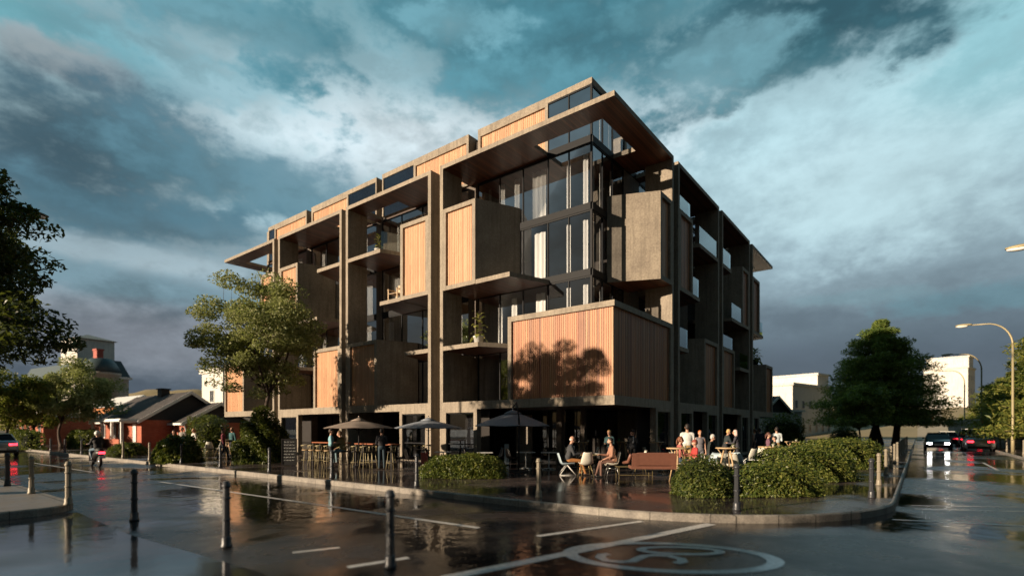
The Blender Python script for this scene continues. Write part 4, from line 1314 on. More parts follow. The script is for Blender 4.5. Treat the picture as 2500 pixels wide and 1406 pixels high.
# lower front gable over the garage, stepping towards the terrace
TG = lambda s, d, z: (d, s-2.6, z)
gabled(H1, TG, 0.0, 2.6, 2.3, 7.9, 2.15, 3.75, 'garage_wall', M['brick'], M['gable'])
m = MB(TG); m.box(-0.06, -0.02, 3.0, 4.9, 0.05, 1.95); gd = m.build('garage_door', M['white'], H1)
for i in range(4):
    m = MB(TG); m.box(-0.075, -0.062, 3.05, 4.85, 0.12+0.46*i, 0.50+0.46*i); m.build('door_panel', M['white'], gd)
m = MB(TG); m.tube([(-0.15,2.35,0.05),(-0.15,2.35,1.5),(-0.25,2.2,1.9),(-0.3,2.0,2.05)], 0.05, 8); m.build('drainpipe', M['white'], H1)
TF = lambda s, d, z: (d, s, z)
for s, w in ((1.1,0.8),(4.6,1.0),(6.4,0.9),(9.4,1.2)):
    opening(H1, TF, s, s+w, -0.03, 0.05 if s < 5 else 0.75, 2.05, bars=2, name='door' if s < 5 else 'window', pane='white' if s < 5 else 'pane')
m = MB(TF); m.box(0.0, 8.4, -1.55, -0.36, 2.2, 2.36); m.box(0.1, 8.3, -1.45, -0.36, 2.362, 2.44); po = m.build('porch_roof', M['white'], H1)
for s in (0.2, 2.7, 5.4, 8.1):
    m = MB(TF); m.box(s-0.09, s+0.09, -1.4, -1.22, 0.0, 2.196); m.build('porch_column', M['white'], H1)
m = MB(TF); m.box(0.3, 8.0, -1.5, -1.3, 0.0, 0.75); m.build('porch_wall', M['brick'], H1)

# pale house beyond the terrace on the right
xh, yh, _ = at(1905, 60)
H2 = thing('pale_house', 'pale rendered house with a small dark gable behind the clipped hedge', 'house', (xh-2.2, yh-1.0, PAVE), R(32))
TP = lambda s, d, z: (s, d, z)
TQ = lambda s, d, z: (d, s, z)
gabled(H2, TQ, 0.0, 7.0, -0.6, 4.8, 3.5, 5.2, 'wall', M['stucco_w'], M['gable'])
m = MB(); m.box(4.81, 9.6, 1.2, 6.8, 0, 3.7); m.build('side_wing', M['stucco_w'], H2)
m = MB(); m.box(4.6, 9.9, 0.95, 7.0, 3.705, 3.95); m.build('flat_roof', M['white'], H2)
opening(H2, TP, 6.3, 7.0, 1.2, 1.0, 3.0, 'metal'); opening(H2, TP, 8.3, 9.0, 1.2, 1.0, 2.9, 'metal')
m = MB(); m.box(2.0, 2.5, 3.0, 3.5, 4.6, 6.1); m.build('chimney', M['black'], H2)

def block(name, label, loc, rz, w, dep, h, wall, nx, nz, roofm='stucco_w', step=None, wz=1.5):
    t = thing(name, label, 'building', loc, rz)
    m = MB(); m.box(-w/2, w/2, 0, dep, 0, h); m.build('wall', wall, t)
    m = MB(); m.box(-w/2-0.25, w/2+0.25, -0.25, dep+0.25, h+0.004, h+0.5); m.build('parapet', M[roofm], t)
    for i in range(nx):
        for k in range(nz):
            x = -w/2 + w*(i+0.5)/nx; z = 1.2 + (h-1.0)*k/nz
            opening(t, TP, x-0.55, x+0.55, -0.02, z, z+wz, 'white', 'pane', 'window', 2)
    if step:
        m = MB(); m.box(-w/2+step[0], -w/2+step[1], 0.4, dep, h+0.51, h+step[2]); m.build('upper_storey', wall, t)
        m = MB(); m.box(-w/2+step[0]-0.2, -w/2+step[1]+0.2, 0.2, dep+0.2, h+step[2]+0.004, h+step[2]+0.4); m.build('roof_edge', M[roofm], t)
    return t
x, y, _ = at(1985, 100); block('cream_building', 'wide cream building with flat roof behind the pale house', (x, y, 0), R(38), 17, 12, 9.7, M['stucco_w'], 6, 2, step=(11.5,16.5,2.6))
x, y, _ = at(2372, 150); block('tower_block', 'white stepped tower block rising behind the avenue trees', (x, y, 0), R(40), 10, 10, 19.0, M['stucco_w'], 3, 5, step=(3.6,10,3.4))
x, y, _ = at(2458, 62); block('garden_pavilion', 'low white pavilion behind the avenue tree trunks', (x, y, 0), R(40), 4.5, 5, 2.4, M['stucco_w'], 2, 1, wz=1.0)
x, y, _ = at(530, 64); block('white_annexe', 'plain white block between the brick house and the street tree', (x-0.6, y, 0), R(-37), 5.6, 8, 8.6, M['stucco_w'], 1, 2)

# hotel on the far left: tall block, slate mansard, round turret
xh, yh, _ = at(205, 92)
H3 = thing('grand_hotel', 'cream hotel with slate mansard roof and corner turret behind the trees', 'building', (xh, yh, 0), R(-30))
m = MB(); m.box(-27, 4.4, 0, 5, 0, 10.6); m.build('wall', M['stucco'], H3)
m = MB(); m.box(-27.4, 4.8, -0.4, 5.4, 10.604, 11.0); m.build('cornice', M['white'], H3)
m = MB(); b = [(-27.2,-0.2),(4.6,-0.2),(4.6,5.2),(-27.2,5.2)]; tp = [(-26,1.0),(3.4,1.0),(3.4,4.2),(-26,4.2)]
m.add([(x,y,11.004) for x,y in b]+[(x,y,13.9) for x,y in tp], [(0,1,5,4),(1,2,6,5),(2,3,7,6),(3,0,4,7),(4,5,6,7)])
mr = m.build('mansard_roof', M['slate_r'], H3)
for x in (-6,-2.5,1.0):
    m = MB(); m.lathe([(0.02,0),(0.75,0.0),(0.75,0.25),(0.02,0.25)], 16); o = m.build('dormer', M['white'], mr, loc=(x,0.15,12.3)); o.rotation_euler = (R(90),0,0)
for x, y in ((-1.2,4.0),):
    m = MB(); m.box(x-0.7,x+0.7,y-1.9,y-0.9,12.6,15.9); m.box(x-0.8,x+0.8,y-2.0,y-0.8,15.904,16.2); m.build('chimney', M['terra'], mr)
m = MB(); m.lathe([(2.7,0),(2.7,10.9),(3.0,11.0),(3.0,11.35)], 8, (5.4,0.4,0)); m.build('turret', M['stucco'], H3)
m = MB(); m.lathe([(3.1,11.36),(2.3,12.9),(1.6,13.7),(0.05,13.9)], 8, (5.4,0.4,0)); m.build('turret_roof', M['slate_r'], H3)
for i in range(3):
    for z in (7.6, 3.6):
        opening(H3, TP, -7.6+4*i, -6.3+4*i, -0.03, z, z+2.3, 'white', 'pane', 'window', 2)
for a in (-150,-115,-80,-45):
    c, s = math.cos(R(a)), math.sin(R(a))
    Tt = lambda p, d, z, c=c, s=s: (5.4+(2.72-d)*c - p*s, 0.4+(2.72-d)*s + p*c, z)
    for z in (7.4, 3.4): opening(H3, Tt, -0.5, 0.5, 0.0, z, z+2.5, 'white', 'pane', 'window', 2)
m = MB(); m.box(-25.0, -17.5, 5.5, 12, 0, 20.2); m.build('tower', M['stucco_w'], H3)
m = MB(); m.add([(-25.5,5.0,20.21),(-17.0,5.0,20.21),(-17.0,12.5,20.21),(-25.5,12.5,20.21),(-21.2,8.7,21.6)], [(0,1,4),(1,2,4),(2,3,4),(3,0,4),(3,2,1,0)]); m.build('tower_roof', M['stucco'], H3)
x, y, _ = at(255, 70)
t = thing('row_house', 'low orange house with white roof behind the brick house', 'house', (x, y, 0), R(-35))
m = MB(); m.box(-5, 4.5, 0, 6, 0, 4.6); m.build('wall', M['orange'], t)
m = MB(); m.add([(-5.4,-0.4,4.61),(4.9,-0.4,4.61),(4.9,6.4,4.61),(-5.4,6.4,4.61),(-5.0,3,6.3),(4.5,3,6.3)], [(0,1,5,4),(2,3,4,5),(0,4,3),(1,2,5),(3,2,1,0)]); m.build('roof', M['white'], t)
for i in range(3): opening(t, TP, -4+3*i, -2.8+3*i, -0.03, 1.0, 2.6, 'white', 'pane', 'window', 2)
x, y, _ = at(70, 60)
block('low_house', 'long low house with white fascia behind the left garden hedge', (x, y, 0), R(-38), 14, 6, 3.0, M['brick'], 5, 1, 'white', wz=1.2)

# ---------------------------------------------------------------- vehicles
def paintm(name, col, metal=0.4):
    m = plain(name, col, 0.28, metal, 0.05, 2, 0, 0.8); return m
M['tail'] = lamp_mat('tail_light_red', (1.0, 0.03, 0.05), 7.0)
M['head'] = lamp_mat('head_light_white', (1.0, 0.97, 0.92), 26.0)
M['plate'] = plain('number_plate', (0.75,0.74,0.70), 0.4, 0, 0.05)
M['cglass'] = plain('tinted_car_glass', (0.010,0.013,0.017), 0.05, 0, 0.2)
def car(label, loc, rz, paint, L=4.4, W=1.78, Hh=1.42, kind='saloon', head=False, tail=True):
    """front towards local +y"""
    t = thing('parked_car' if kind == 'parked' else 'car', label, 'car', loc, rz, 'cars on the street')
    hw = W/2
    st = [(-L/2,0.82,0.34,0.62,0.86),(-L/2+0.10,0.93,0.24,0.66,0.98),(-L*0.36,1.0,0.2,0.70,1.00),(-L*0.1,1.0,0.2,0.72,0.96),(L*0.14,1.0,0.2,0.72,0.95),(L*0.30,0.99,0.2,0.70,0.90),(L/2-0.25,0.92,0.22,0.62,0.78),(L/2-0.05,0.84,0.28,0.55,0.68),(L/2,0.72,0.34,0.48,0.58)]
    vs, fs = [], []
    n = 10
    for y, w, zl, zm, zt in st:
        w *= hw
        ring = [(-w*0.86,zl),(-w*0.98,zl+0.12),(-w,zm),(-w*0.96,zt-0.04),(-w*0.80,zt),(w*0.80,zt),(w*0.96,zt-0.04),(w,zm),(w*0.98,zl+0.12),(w*0.86,zl)]
        vs += [(x,y,z) for x,z in ring]
    for i in range(len(st)-1):
        for j in range(n): fs.append((i*n+j, i*n+(j+1)%n, (i+1)*n+(j+1)%n, (i+1)*n+j))
    fs += [tuple(range(n-1,-1,-1)), tuple((len(st)-1)*n+j for j in range(n))]
    m = MB(); m.add(vs, fs, 0, True); body = m.build('body', paint, t)
    yb = -L/2+0.28 if kind in ('hatch','suv') else -L*0.34
    prof = [(yb,0.97),(yb+0.42,Hh-0.06),(-L*0.06,Hh),(L*0.06,Hh-0.02),(L*0.24,0.93)]
    m = MB(); vs = []
    for (y,z) in prof:
        w = hw*(0.90 if z < 1.1 else 0.70); vs += [(-w,y,z),(w,y,z)]
    fs = [(2*i,2*i+1,2*i+3,2*i+2) for i in range(4)] + [(0,2,4,6,8),(9,7,5,3,1),(0,8,9,1)]
    m.add(vs, fs); gh = m.build('cabin_glass', M['cglass'], t)
    m = MB(); w = hw*0.705
    vs = [(-w,prof[1][0]-0.05,prof[1][1]+0.008),(w,prof[1][0]-0.05,prof[1][1]+0.008),(w,prof[2][0],Hh+0.02),(-w,prof[2][0],Hh+0.02),(w,prof[3][0]+0.1,Hh-0.012),(-w,prof[3][0]+0.1,Hh-0.012)]
    m.add(vs, [(0,1,2,3),(3,2,4,5)]); m.build('roof', paint, t, recalc=False)
    m = MB()
    for sx in (-1,1):
        for a, b in ((prof[0],prof[1]),(prof[4],prof[3])):
            m.tube([(sx*hw*0.90,a[0],a[1]),(sx*hw*0.71,b[0],b[1]+0.01)], 0.035, 5)
        m.tube([(sx*hw*0.91,-L*0.02,0.95),(sx*hw*0.71,-L*0.03,Hh)], 0.03, 5)
    m.build('window_pillars', paint, t)
    for y in (-L*0.30, L*0.30):
        for sx in (-1,1):
            m = MB(); m.lathe([(0.10,-0.1),(0.30,-0.1),(0.325,-0.06),(0.325,0.06),(0.30,0.1),(0.10,0.1)], 18)
            wv = m.build('wheel', M['black'], t, loc=(sx*(hw-0.07),y,0.325)); wv.rotation_euler = (0,R(90),0)
            m = MB(); m.lathe([(0.02,-0.085),(0.2,-0.105),(0.215,0.0),(0.2,0.105),(0.02,0.085)], 14); m.build('rim', M['chrome'], wv)
    for sx in (-1,1):
        m = MB(); m.box(-0.15,0.15,-0.05,0.03,-0.07,0.07); m.build('headlight', M['head'] if head else M['chrome'], t, loc=(sx*hw*0.62,L/2+0.0,0.57))
        m = MB(); m.box(-0.19,0.19,-0.03,0.06,-0.07,0.07); m.build('taillight', M['tail'] if tail else M['terra'], t, loc=(sx*hw*0.62,-L/2+0.03,0.76))
        m = MB(); m.ball((sx*(hw+0.06),L*0.17,1.0),(0.10,0.07,0.07),8,6); m.build('wing_mirror', paint, t)
    for y in (-L/2-0.015, L/2+0.012):
        m = MB(); m.box(-0.26,0.26,y-0.01,y+0.01,0.42,0.54); m.build('number_plate', M['plate'], t)
    m = MB(); m.box(-hw*0.8,hw*0.8,-L/2-0.04,-L/2+0.15,0.22,0.4); m.build('bumper', M['black'], t)
    return t
RV = math.atan2(-VX, VY)          # heading of local +y along v
car('dark saloon with both headlights shining towards the camera', (*at(2289, 44, 0)[:2], 0), RV+math.pi, paintm('black_paint',(0.012,0.014,0.017)), head=True, tail=False)
car('silver sports car with red tail lights, driving away on the right', (*at(2388, 42, 0)[:2], 0), RV, paintm('silver_paint',(0.42,0.42,0.42),0.6), 4.5, 1.9, 1.26)
car('black off-roader driving away ahead of the silver sports car', (*at(2368, 52, 0)[:2], 0), RV, paintm('gloss_black',(0.010,0.010,0.011)), 4.6, 1.9, 1.75, 'suv')
car('grey hatchback driving off, half hidden behind the headlights', (*at(2312, 55, 0)[:2], 0), RV, paintm('grey_paint',(0.16,0.19,0.21)), 4.2, 1.75, 1.5, 'hatch')
car('pale blue car driving away at the left edge, red lights on', (*at(-14, 34, 0)[:2], 0), math.atan2(-UX, UY), paintm('pale_blue_paint',(0.28,0.34,0.38),0.6), 4.5, 1.8, 1.45)

# scooter under the rider
SX, SY, _ = spot(234, 1138, 0)
SRZ = math.atan2(-UX, UY)
s = thing('motor_scooter', 'dark motor scooter with a glowing red tail light on the left street', 'scooter', (SX, SY, 0), SRZ)
for y in (-0.55, 0.62):
    m = MB(); m.lathe([(0.08,-0.05),(0.2,-0.06),(0.235,-0.03),(0.235,0.03),(0.2,0.06),(0.08,0.05)], 16); w = m.build('wheel', M['black'], s, loc=(0,y,0.235)); w.rotation_euler = (0,R(90),0)
    m = MB(); m.lathe([(0.02,-0.05),(0.13,-0.055),(0.13,0.055),(0.02,0.05)], 12); m.build('rim', M['chrome'], w)
m = MB(); m.tube([(0,-0.85,0.62),(0,-0.6,0.64),(0,-0.2,0.55),(0,0.0,0.36),(0,0.3,0.3)], [0.10,0.17,0.18,0.14,0.12], 10)
m.tube([(0,0.36,0.28),(0,0.45,0.6),(0,0.42,0.95)], [0.17,0.16,0.10], 10); m.build('body', M['black_w'], s)
m = MB(); m.tube([(0,-0.78,0.75),(0,-0.3,0.76),(0,-0.08,0.72)], [0.10,0.14,0.10], 8); m.build('seat', M['black'], s)
m = MB(); m.tube([(-0.33,0.3,1.02),(-0.1,0.38,1.0),(0.1,0.38,1.0),(0.33,0.3,1.02)], 0.022, 6); m.tube([(0,0.62,0.25),(0,0.42,0.95)], 0.03, 6); m.build('handlebar', M['metal'], s)
m = MB(); m.box(-0.11,0.11,-0.93,-0.86,0.60,0.70); m.build('taillight', M['tail'], s)
m = MB(); m.box(-0.12,0.12,-0.96,-0.935,0.40,0.52); m.build('number_plate', M['plate'], s)
for sx in (-1,1):
    m = MB(); m.tube([(sx*0.25,0.36,1.02),(sx*0.32,0.38,1.2)], 0.01, 5); m.ball((sx*0.34,0.38,1.24),(0.07,0.02,0.05),8,6); m.build('mirror', M['metal'], s)
# ---------------------------------------------------------------- terrace furniture
FS = 0.94
FACE = {'right': R(-90), 'left': R(90), 'away': 0.0, 'near': R(180)}
CHAIRS = 'chairs on the terrace'
def shell_surface(w, mat, parent, name='shell', back=0.42, seat=0.44, z0=0.44, flare=1.0):
    """moulded seat-and-back shell with a rolled lip, front towards +y"""
    prof = [(seat*0.52,z0-0.03),(seat*0.46,z0+0.005),(seat*0.25,z0-0.01),(0.0,z0-0.025),(-seat*0.30,z0-0.015),(-seat*0.46,z0+0.05),(-seat*0.54,z0+0.16),(-seat*0.62,z0+back*0.75),(-seat*0.68,z0+back)]
    n = 9; top, fs = [], []
    for i, (y, z) in enumerate(prof):
        f = i/(len(prof)-1)
        ww = w*(0.92 + 0.14*math.sin(math.pi*f))*(1 - 0.30*max(0, f-0.72)/0.28)*flare
        for j in range(n):
            t = (j/(n-1))*2-1
            cup = 0.075*abs(t)**2.4
            top.append((ww*0.5*t*(1-0.05*abs(t)), y + (cup*0.6 if f > .55 else 0), z + (cup if f <= .55 else cup*0.25)))
    N = len(top)
    bot = [(x*0.985, y-0.006, z-0.016) for x, y, z in top]
    k = len(prof)
    for i in range(k-1):
        for j in range(n-1):
            a = i*n+j
            fs.append((a, a+1, a+n+1, a+n)); fs.append((N+a, N+a+n, N+a+n+1, N+a+1))
    edge = [j for j in range(n)] + [i*n+n-1 for i in range(1,k)] + [(k-1)*n+j for j in range(n-2,-1,-1)] + [i*n for i in range(k-2,0,-1)]
    for i in range(len(edge)):
        a, b = edge[i], edge[(i+1)%len(edge)]
        fs.append((a, N+a, N+b, b))
    m = MB(); m.add(top+bot, fs, 0, True)
    return m.build(name, mat, parent)

def make_shell_chair(label, mat, legm, style='wire'):
    t = thing('shell_chair', label, 'chair', group=CHAIRS, scale=FS)
    shell_surface(0.46, mat, t)
    for sx in (-1,1):
        for sy in (-1,1):
            m = MB(); m.tube([(sx*0.13,sy*0.12,0.43),(sx*0.23,sy*0.22,0.0)], 0.010, 6); m.build('leg', legm, t, recalc=False)
    m = MB()
    for sx in (-1,1): m.tube([(sx*0.17,-0.17,0.26),(sx*0.155,0.15,0.33)], 0.006, 5)
    m.tube([(-0.17,-0.17,0.27),(0.17,-0.17,0.27)], 0.006, 5); m.tube([(-0.16,0.15,0.30),(0.16,0.15,0.30)], 0.006, 5)
    m.build('brace', legm, t, recalc=False)
    return t

def make_sled_chair(label, mat, legm):
    t = thing('lounge_chair', label, 'chair', group=CHAIRS, scale=FS)
    shell_surface(0.60, mat, t, 'shell', 0.40, 0.52, 0.40)
    for sx in (-1,1):
        m = MB(); m.tube([(sx*0.16,0.0,0.38),(sx*0.25,0.30,0.02)], 0.013, 6); m.tube([(sx*0.16,0.0,0.38),(sx*0.25,-0.28,0.02)], 0.013, 6)
        m.tube([(sx*0.25,0.30,0.015),(sx*0.25,-0.28,0.015)], 0.010, 6); m.build('leg', legm, t, recalc=False)
    return t

def make_bar_stool(label, mat, legm, back=True):
    t = thing('bar_stool', label, 'stool', group='bar stools on the terrace', scale=FS)
    m = MB(); m.lathe([(0.02,0.70),(0.16,0.695),(0.185,0.71),(0.185,0.73),(0.16,0.745),(0.02,0.74)], 16); m.build('seat', mat, t, recalc=False)
    for k in range(4):
        a = math.pi/4 + k*math.pi/2
        m = MB(); m.tube([(0.13*math.cos(a),0.13*math.sin(a),0.70),(0.23*math.cos(a),0.23*math.sin(a),0.0)], 0.013, 6); m.build('leg', legm, t, recalc=False)
    m = MB(); m.tube([(0.20*math.cos(R(b)),0.20*math.sin(R(b)),0.27) for b in range(0,361,20)], 0.008, 5, caps=False); m.build('footrest', legm, t, recalc=False)
    if back:
        pts = [(0.215*math.cos(R(b)),0.215*math.sin(R(b))-0.0,0.97-0.0006*abs(b-270)) for b in range(180,361,15)]
        m = MB(); m.tube(pts, 0.020, 6)
        for b in (195,225,270,315,345): m.tube([(0.17*math.cos(R(b)),0.17*math.sin(R(b)),0.735),(0.212*math.cos(R(b)),0.212*math.sin(R(b)),0.96)], 0.008, 5)
        m.build('backrest', legm, t, recalc=False)
    return t

def make_bar_table(label, mat):
    t = thing('bar_table', label, 'table', group='round wooden bar tables', scale=FS)
    m = MB(); m.lathe([(0.02,1.045),(0.345,1.045),(0.36,1.055),(0.36,1.075),(0.35,1.085),(0.02,1.085)], 28); m.build('tabletop', mat, t, recalc=False)
    for k in range(3):
        a = R(90+120*k+25)
        c, s = math.cos(a), math.sin(a)
        m = MB(); m.tube([(0.10*c,0.10*s,1.04),(0.34*c,0.34*s,0.0)], [0.028,0.020], 8); m.build('leg', mat, t, recalc=False)
        m = MB(); m.tube([(0.15*c,0.15*s,0.82),(0.30*c,0.30*s,1.04)], 0.012, 6); m.build('strut', mat, t, recalc=False)
    return t

def make_cafe_table(label, topm, legm, r=0.36, h=0.74, square=True):
    t = thing('cafe_table', label, 'table', group='small cafe tables', scale=FS)
    m = MB()
    if square: m.box(-r,r,-r,r,h-0.028,h)
    else: m.lathe([(0.02,h-0.03),(r,h-0.028),(r,h),(0.02,h)], 24)
    m.build('tabletop', topm, t)
    m = MB(); m.tube([(0,0,0.03),(0,0,h-0.03)], 0.028, 8); m.build('pedestal', legm, t, recalc=False)
    for k in range(4):
        a = k*math.pi/2 + R(20)
        m = MB(); m.tube([(0,0,0.05),(0.30*math.cos(a),0.30*math.sin(a),0.018)], [0.022,0.016], 6); m.build('foot', legm, t, recalc=False)
    return t

def make_leg_table(name, label, w, d, h, topm, legm, th=0.045, lw=0.028, group=None):
    t = thing(name, label, 'table', group=group, scale=FS)
    m = MB(); m.box(-w/2,w/2,-d/2,d/2,h-th,h); m.build('tabletop', topm, t)
    for sx in (-1,1):
        for sy in (-1,1):
            x, y = sx*(w/2-0.05), sy*(d/2-0.05)
            m = MB(); m.box(x-lw,x+lw,y-lw,y+lw,0,h-th-0.003); m.build('leg', legm, t)
    m = MB(); m.box(-w/2+0.08,w/2-0.08,-0.02,0.02,0.24,0.28) if h > .9 else m.box(-w/2+0.08,w/2-0.08,-d/2+0.04,-d/2+0.06,0.1,0.12); m.build('rail', legm, t)
    return t

def place(t, px, d, rz, z=PAVE, dz=0.0):
    x, y, _ = at(px, d)
    t.location = (x, y, z+dz-0.003); t.rotation_euler = (0,0,rz)
    return t

# front group, by the seated pair
place(make_sled_chair('grey lounge chair on bent white legs under the old man in the suit', M['shell_b'], M['steel_w']), 1384, 17.9, FACE['right'])
whc = place(make_shell_chair('white shell chair with its back to the street, beside the old man', M['shell_w'], M['brass']), 1430, 17.25, R(8))
place(make_cafe_table('thin-topped cafe table between the seated old man and the bearded man', M['brass'], M['metal'], 0.46, 0.76), 1443, 17.9, R(10))
wire = place(make_shell_chair('wire-legged white chair under the man in the tan jacket', M['shell_w'], M['chrome']), 1494, 17.05, FACE['left'])
t = thing('bench', 'brown leather settee seen from behind on thin legs', 'bench', group=None, scale=FS)
m = MB()
vs, n = [], 12
for i in range(n+1):
    x = -0.72 + 1.44*i/n
    for (y, z) in ((-0.30,0.50),(-0.36,0.52),(-0.44,0.90),(-0.40,0.925),(-0.36,0.90),(-0.27,0.55)): vs.append((x, y, z + (0.0 if abs(x) < .6 else -0.02)))
fs = []
for i in range(n):
    for j in range(6): fs.append((i*6+j, i*6+(j+1)%6, (i+1)*6+(j+1)%6, (i+1)*6+j))
fs += [tuple(range(5,-1,-1)), tuple(n*6+j for j in range(6))]
m.add(vs, fs, 0, False); m.build('backrest', M['leather'], t)
m = MB(); m.box(-0.74,0.74,-0.36,0.30,0.40,0.498); m.build('seat', M['leather'], t)
m = MB(); m.tube([(-0.76,-0.38,0.86),(-0.80,-0.15,0.62),(-0.90,0.25,0.56)], [0.05,0.06,0.05], 8); m.build('armrest', M['leather'], t)
for sx in (-1,1):
    for sy in (-1,1):
        m = MB(); m.tube([(sx*0.55,sy*0.2,0.40),(sx*0.66,sy*0.30,0.0)], 0.012, 6); m.build('leg', M['metal'], t, recalc=False)
place(t, 1594, 15.9, R(-4))
place(make_leg_table('low_table', 'low yellowish metal table in front of the leather settee', 1.25, 0.5, 0.40, M['brass'], M['brass'], 0.02, 0.009), 1548, 16.9, R(3))
tub = place(make_bar_table('round wooden bar table standing nearest the kerb, right of the leather settee', M['oak']), 1656, 15.4, R(10))
BT = 'round wooden bar tables'
def bt(px, d, rz, label):
    x, y, _ = at(px, d); return dup(tub, (x, y, PAVE-0.003), rz, label, BT)
bt(1776, 15.6, R(60), 'round wooden bar table carrying a leafy pot, behind the hedge mound')
bt(1879, 16.6, R(100), 'round wooden bar table over the low hedge, right of the white tube chair')
bt(1936, 23.5, R(40), 'farther round bar table left of the last one, near the man in the pale shirt')
bt(2003, 24.2, R(0), 'rightmost round bar table, behind the far hedge')
bt(1418, 22.6, R(0), 'round bar table under the overhang behind the old man')
bt(1522, 23.4, R(50), 'round bar table with a green cup before the woman in the hat')
bt(1602, 22.8, R(80), 'round bar table under the overhang behind the leather settee')
bl = place(make_sled_chair('pale blue lounge chair, left of the pair behind the nearest bar table', M['shell_b'], M['steel_w']), 1704, 17.2, R(60))
CH = CHAIRS
def cc(src, px, d, rz, label, g=CHAIRS):
    x, y, _ = at(px, d); return dup(src, (x, y, PAVE-0.003), rz, label, g)
cc(bl, 1740, 17.8, R(130), 'pale blue lounge chair, right of the pair behind the nearest bar table')
cc(bl, 1906, 17.6, R(70), 'pale blue lounge chair beside the table right of the white tube chair')
cc(bl, 1800, 18.6, R(-40), 'pale blue lounge chair behind the bar table with the leafy pot')
cc(whc, 1757, 16.6, R(10), 'white shell chair left of the bar table with the leafy pot')
cc(whc, 1784, 16.4, R(-12), 'white shell chair between the legs of the bar table with the leafy pot')
cc(whc, 1655, 17.2, R(-80), 'white shell chair under the ponytailed woman')
cc(whc, 1727, 20.0, R(-90), 'white shell chair under the grey-haired man in black')
cc(whc, 1945, 24.6, R(120), 'white shell chair at the farther right bar table')
cc(whc, 2022, 24.8, R(160), 'white shell chair at the rightmost bar table')
cc(whc, 1560, 18.6, R(90), 'white shell chair beyond the low yellowish table')
for i, (px, d, rz, lb) in enumerate([(1395,22.2,-60,'white shell chair left of the round table under the overhang'),(1446,22.3,70,'white shell chair right of the round table under the overhang'),
      (1585,22.2,-80,'white shell chair left of the round table behind the settee'),(1628,22.4,80,'white shell chair right of the round table behind the settee'),
      (1830,20.5,20,'white shell chair behind the white tube chair'),(1866,21.5,-50,'white shell chair in front of the man in navy'),(1925,22.8,-70,'white shell chair before the farther right bar table')]): cc(whc, px, d, R(rz), lb)
# white tube armchair
t = thing('tube_chair', 'white tubular steel armchair with a slung seat between two bar tables', 'chair', group=CHAIRS, scale=FS)
for sx in (-1,1):
    m = MB(); m.tube([(sx*0.29,-0.30,0.02),(sx*0.29,-0.30,0.60),(sx*0.29,-0.24,0.66),(sx*0.29,0.24,0.66),(sx*0.29,0.30,0.60),(sx*0.29,0.30,0.02),(sx*0.29,-0.30,0.02)], 0.014, 6); m.build('side_frame', M['steel_w'], t, recalc=False)
m = MB(); m.add([(-0.27,0.28,0.45),(0.27,0.28,0.45),(0.27,-0.12,0.36),(-0.27,-0.12,0.36)], [(0,1,2,3)]); m.build('seat', M['shell_w'], t, recalc=False)
m = MB(); m.add([(-0.27,-0.20,0.45),(0.27,-0.20,0.45),(0.27,-0.36,0.86),(-0.27,-0.36,0.86)], [(0,1,2,3)]); m.build('backrest', M['shell_w'], t, recalc=False)
m = MB(); m.tube([(-0.29,0.30,0.44),(0.29,0.30,0.44)], 0.012, 6); m.tube([(-0.29,-0.36,0.86),(0.29,-0.36,0.86)], 0.012, 6); m.tube([(-0.27,-0.36,0.86),(-0.27,-0.14,0.36)], 0.012, 6); m.tube([(0.27,-0.36,0.86),(0.27,-0.14,0.36)], 0.012, 6); m.build('cross_tube', M['steel_w'], t, recalc=False)
place(t, 1842, 16.3, R(70))
# tables under the umbrellas
wt = place(make_cafe_table('white-topped cafe table below the large slate umbrella', M['steel_w'], M['steel_w'], 0.33, 0.72), 1183, 20.4, R(5))
def ct(px, d, rz, label):
    x, y, _ = at(px, d); return dup(wt, (x, y, PAVE-0.003), rz, label, 'small cafe tables')
ct(1284, 20.6, R(12), 'white-topped cafe table right of the large umbrella post')
ct(1340, 20.4, R(-5), 'white-topped cafe table just left of the old man')
ct(1082, 20.8, R(0), 'white-topped cafe table left of the large slate umbrella')
bc = place(make_shell_chair('black shell chair left of the white-topped table under the large umbrella', M['black_w'], M['metal']), 1148, 20.2, R(-80))
for px, d, rz, lb in [(1213,21.4,110,'black shell chair behind the large umbrella, right of its white table'),(1250,20.9,-60,'black shell chair between the umbrella post and the next white table'),(1312,21.0,80,'black shell chair between two white tables right of the umbrella'),
                      (1055,21.0,-90,'black shell chair right of the middle umbrella post'),(1110,21.4,90,'black shell chair right of the leftmost white-topped table'),(1003,20.6,-60,'black shell chair left of the middle umbrella post'),(985,21.2,60,'black shell chair at the right end of the bar counter')]:
    cc(bc, px, d, R(rz), lb)
# bar counters and stools on the left
lt = place(make_leg_table('bar_counter', 'long reddish bar counter under the taupe umbrella, right one', 2.6, 0.5, 1.03, M['red_w'], M['black_w'], group='long bar counters'), 920, 21.9, YAW+R(90)+R(0))
lt2 = dup(lt, (*at(808, 24.2)[:2], PAVE-0.003), YAW+R(90), 'long reddish bar counter by the blackboard, left one', 'long bar counters')
st = place(make_bar_stool('pale bar stool nearest the blackboard', M['oak'], M['pole']), 747, 22.6, R(40))
SG = 'bar stools on the terrace'
for i, (px, d) in enumerate([(763,22.3),(781,22.0),(801,21.7)]): dup(st, (*at(px,d)[:2], PAVE-0.003), R(38+6*i), 'pale bar stool, %s to the right of the one nearest the blackboard' % ORD[i], SG)
bs = place(make_bar_stool('pale bar stool under the man in the khaki jacket', M['black_w'], M['pole']), 840, 20.9, FACE['left'])
for i, (px, d) in enumerate([(868,20.9),(890,20.7),(908,20.9),(955,20.6)]): dup(bs, (*at(px,d)[:2], PAVE-0.003), R(30+17*i), 'dark-seated bar stool, %s right of the man in khaki' % ORD[i], SG)
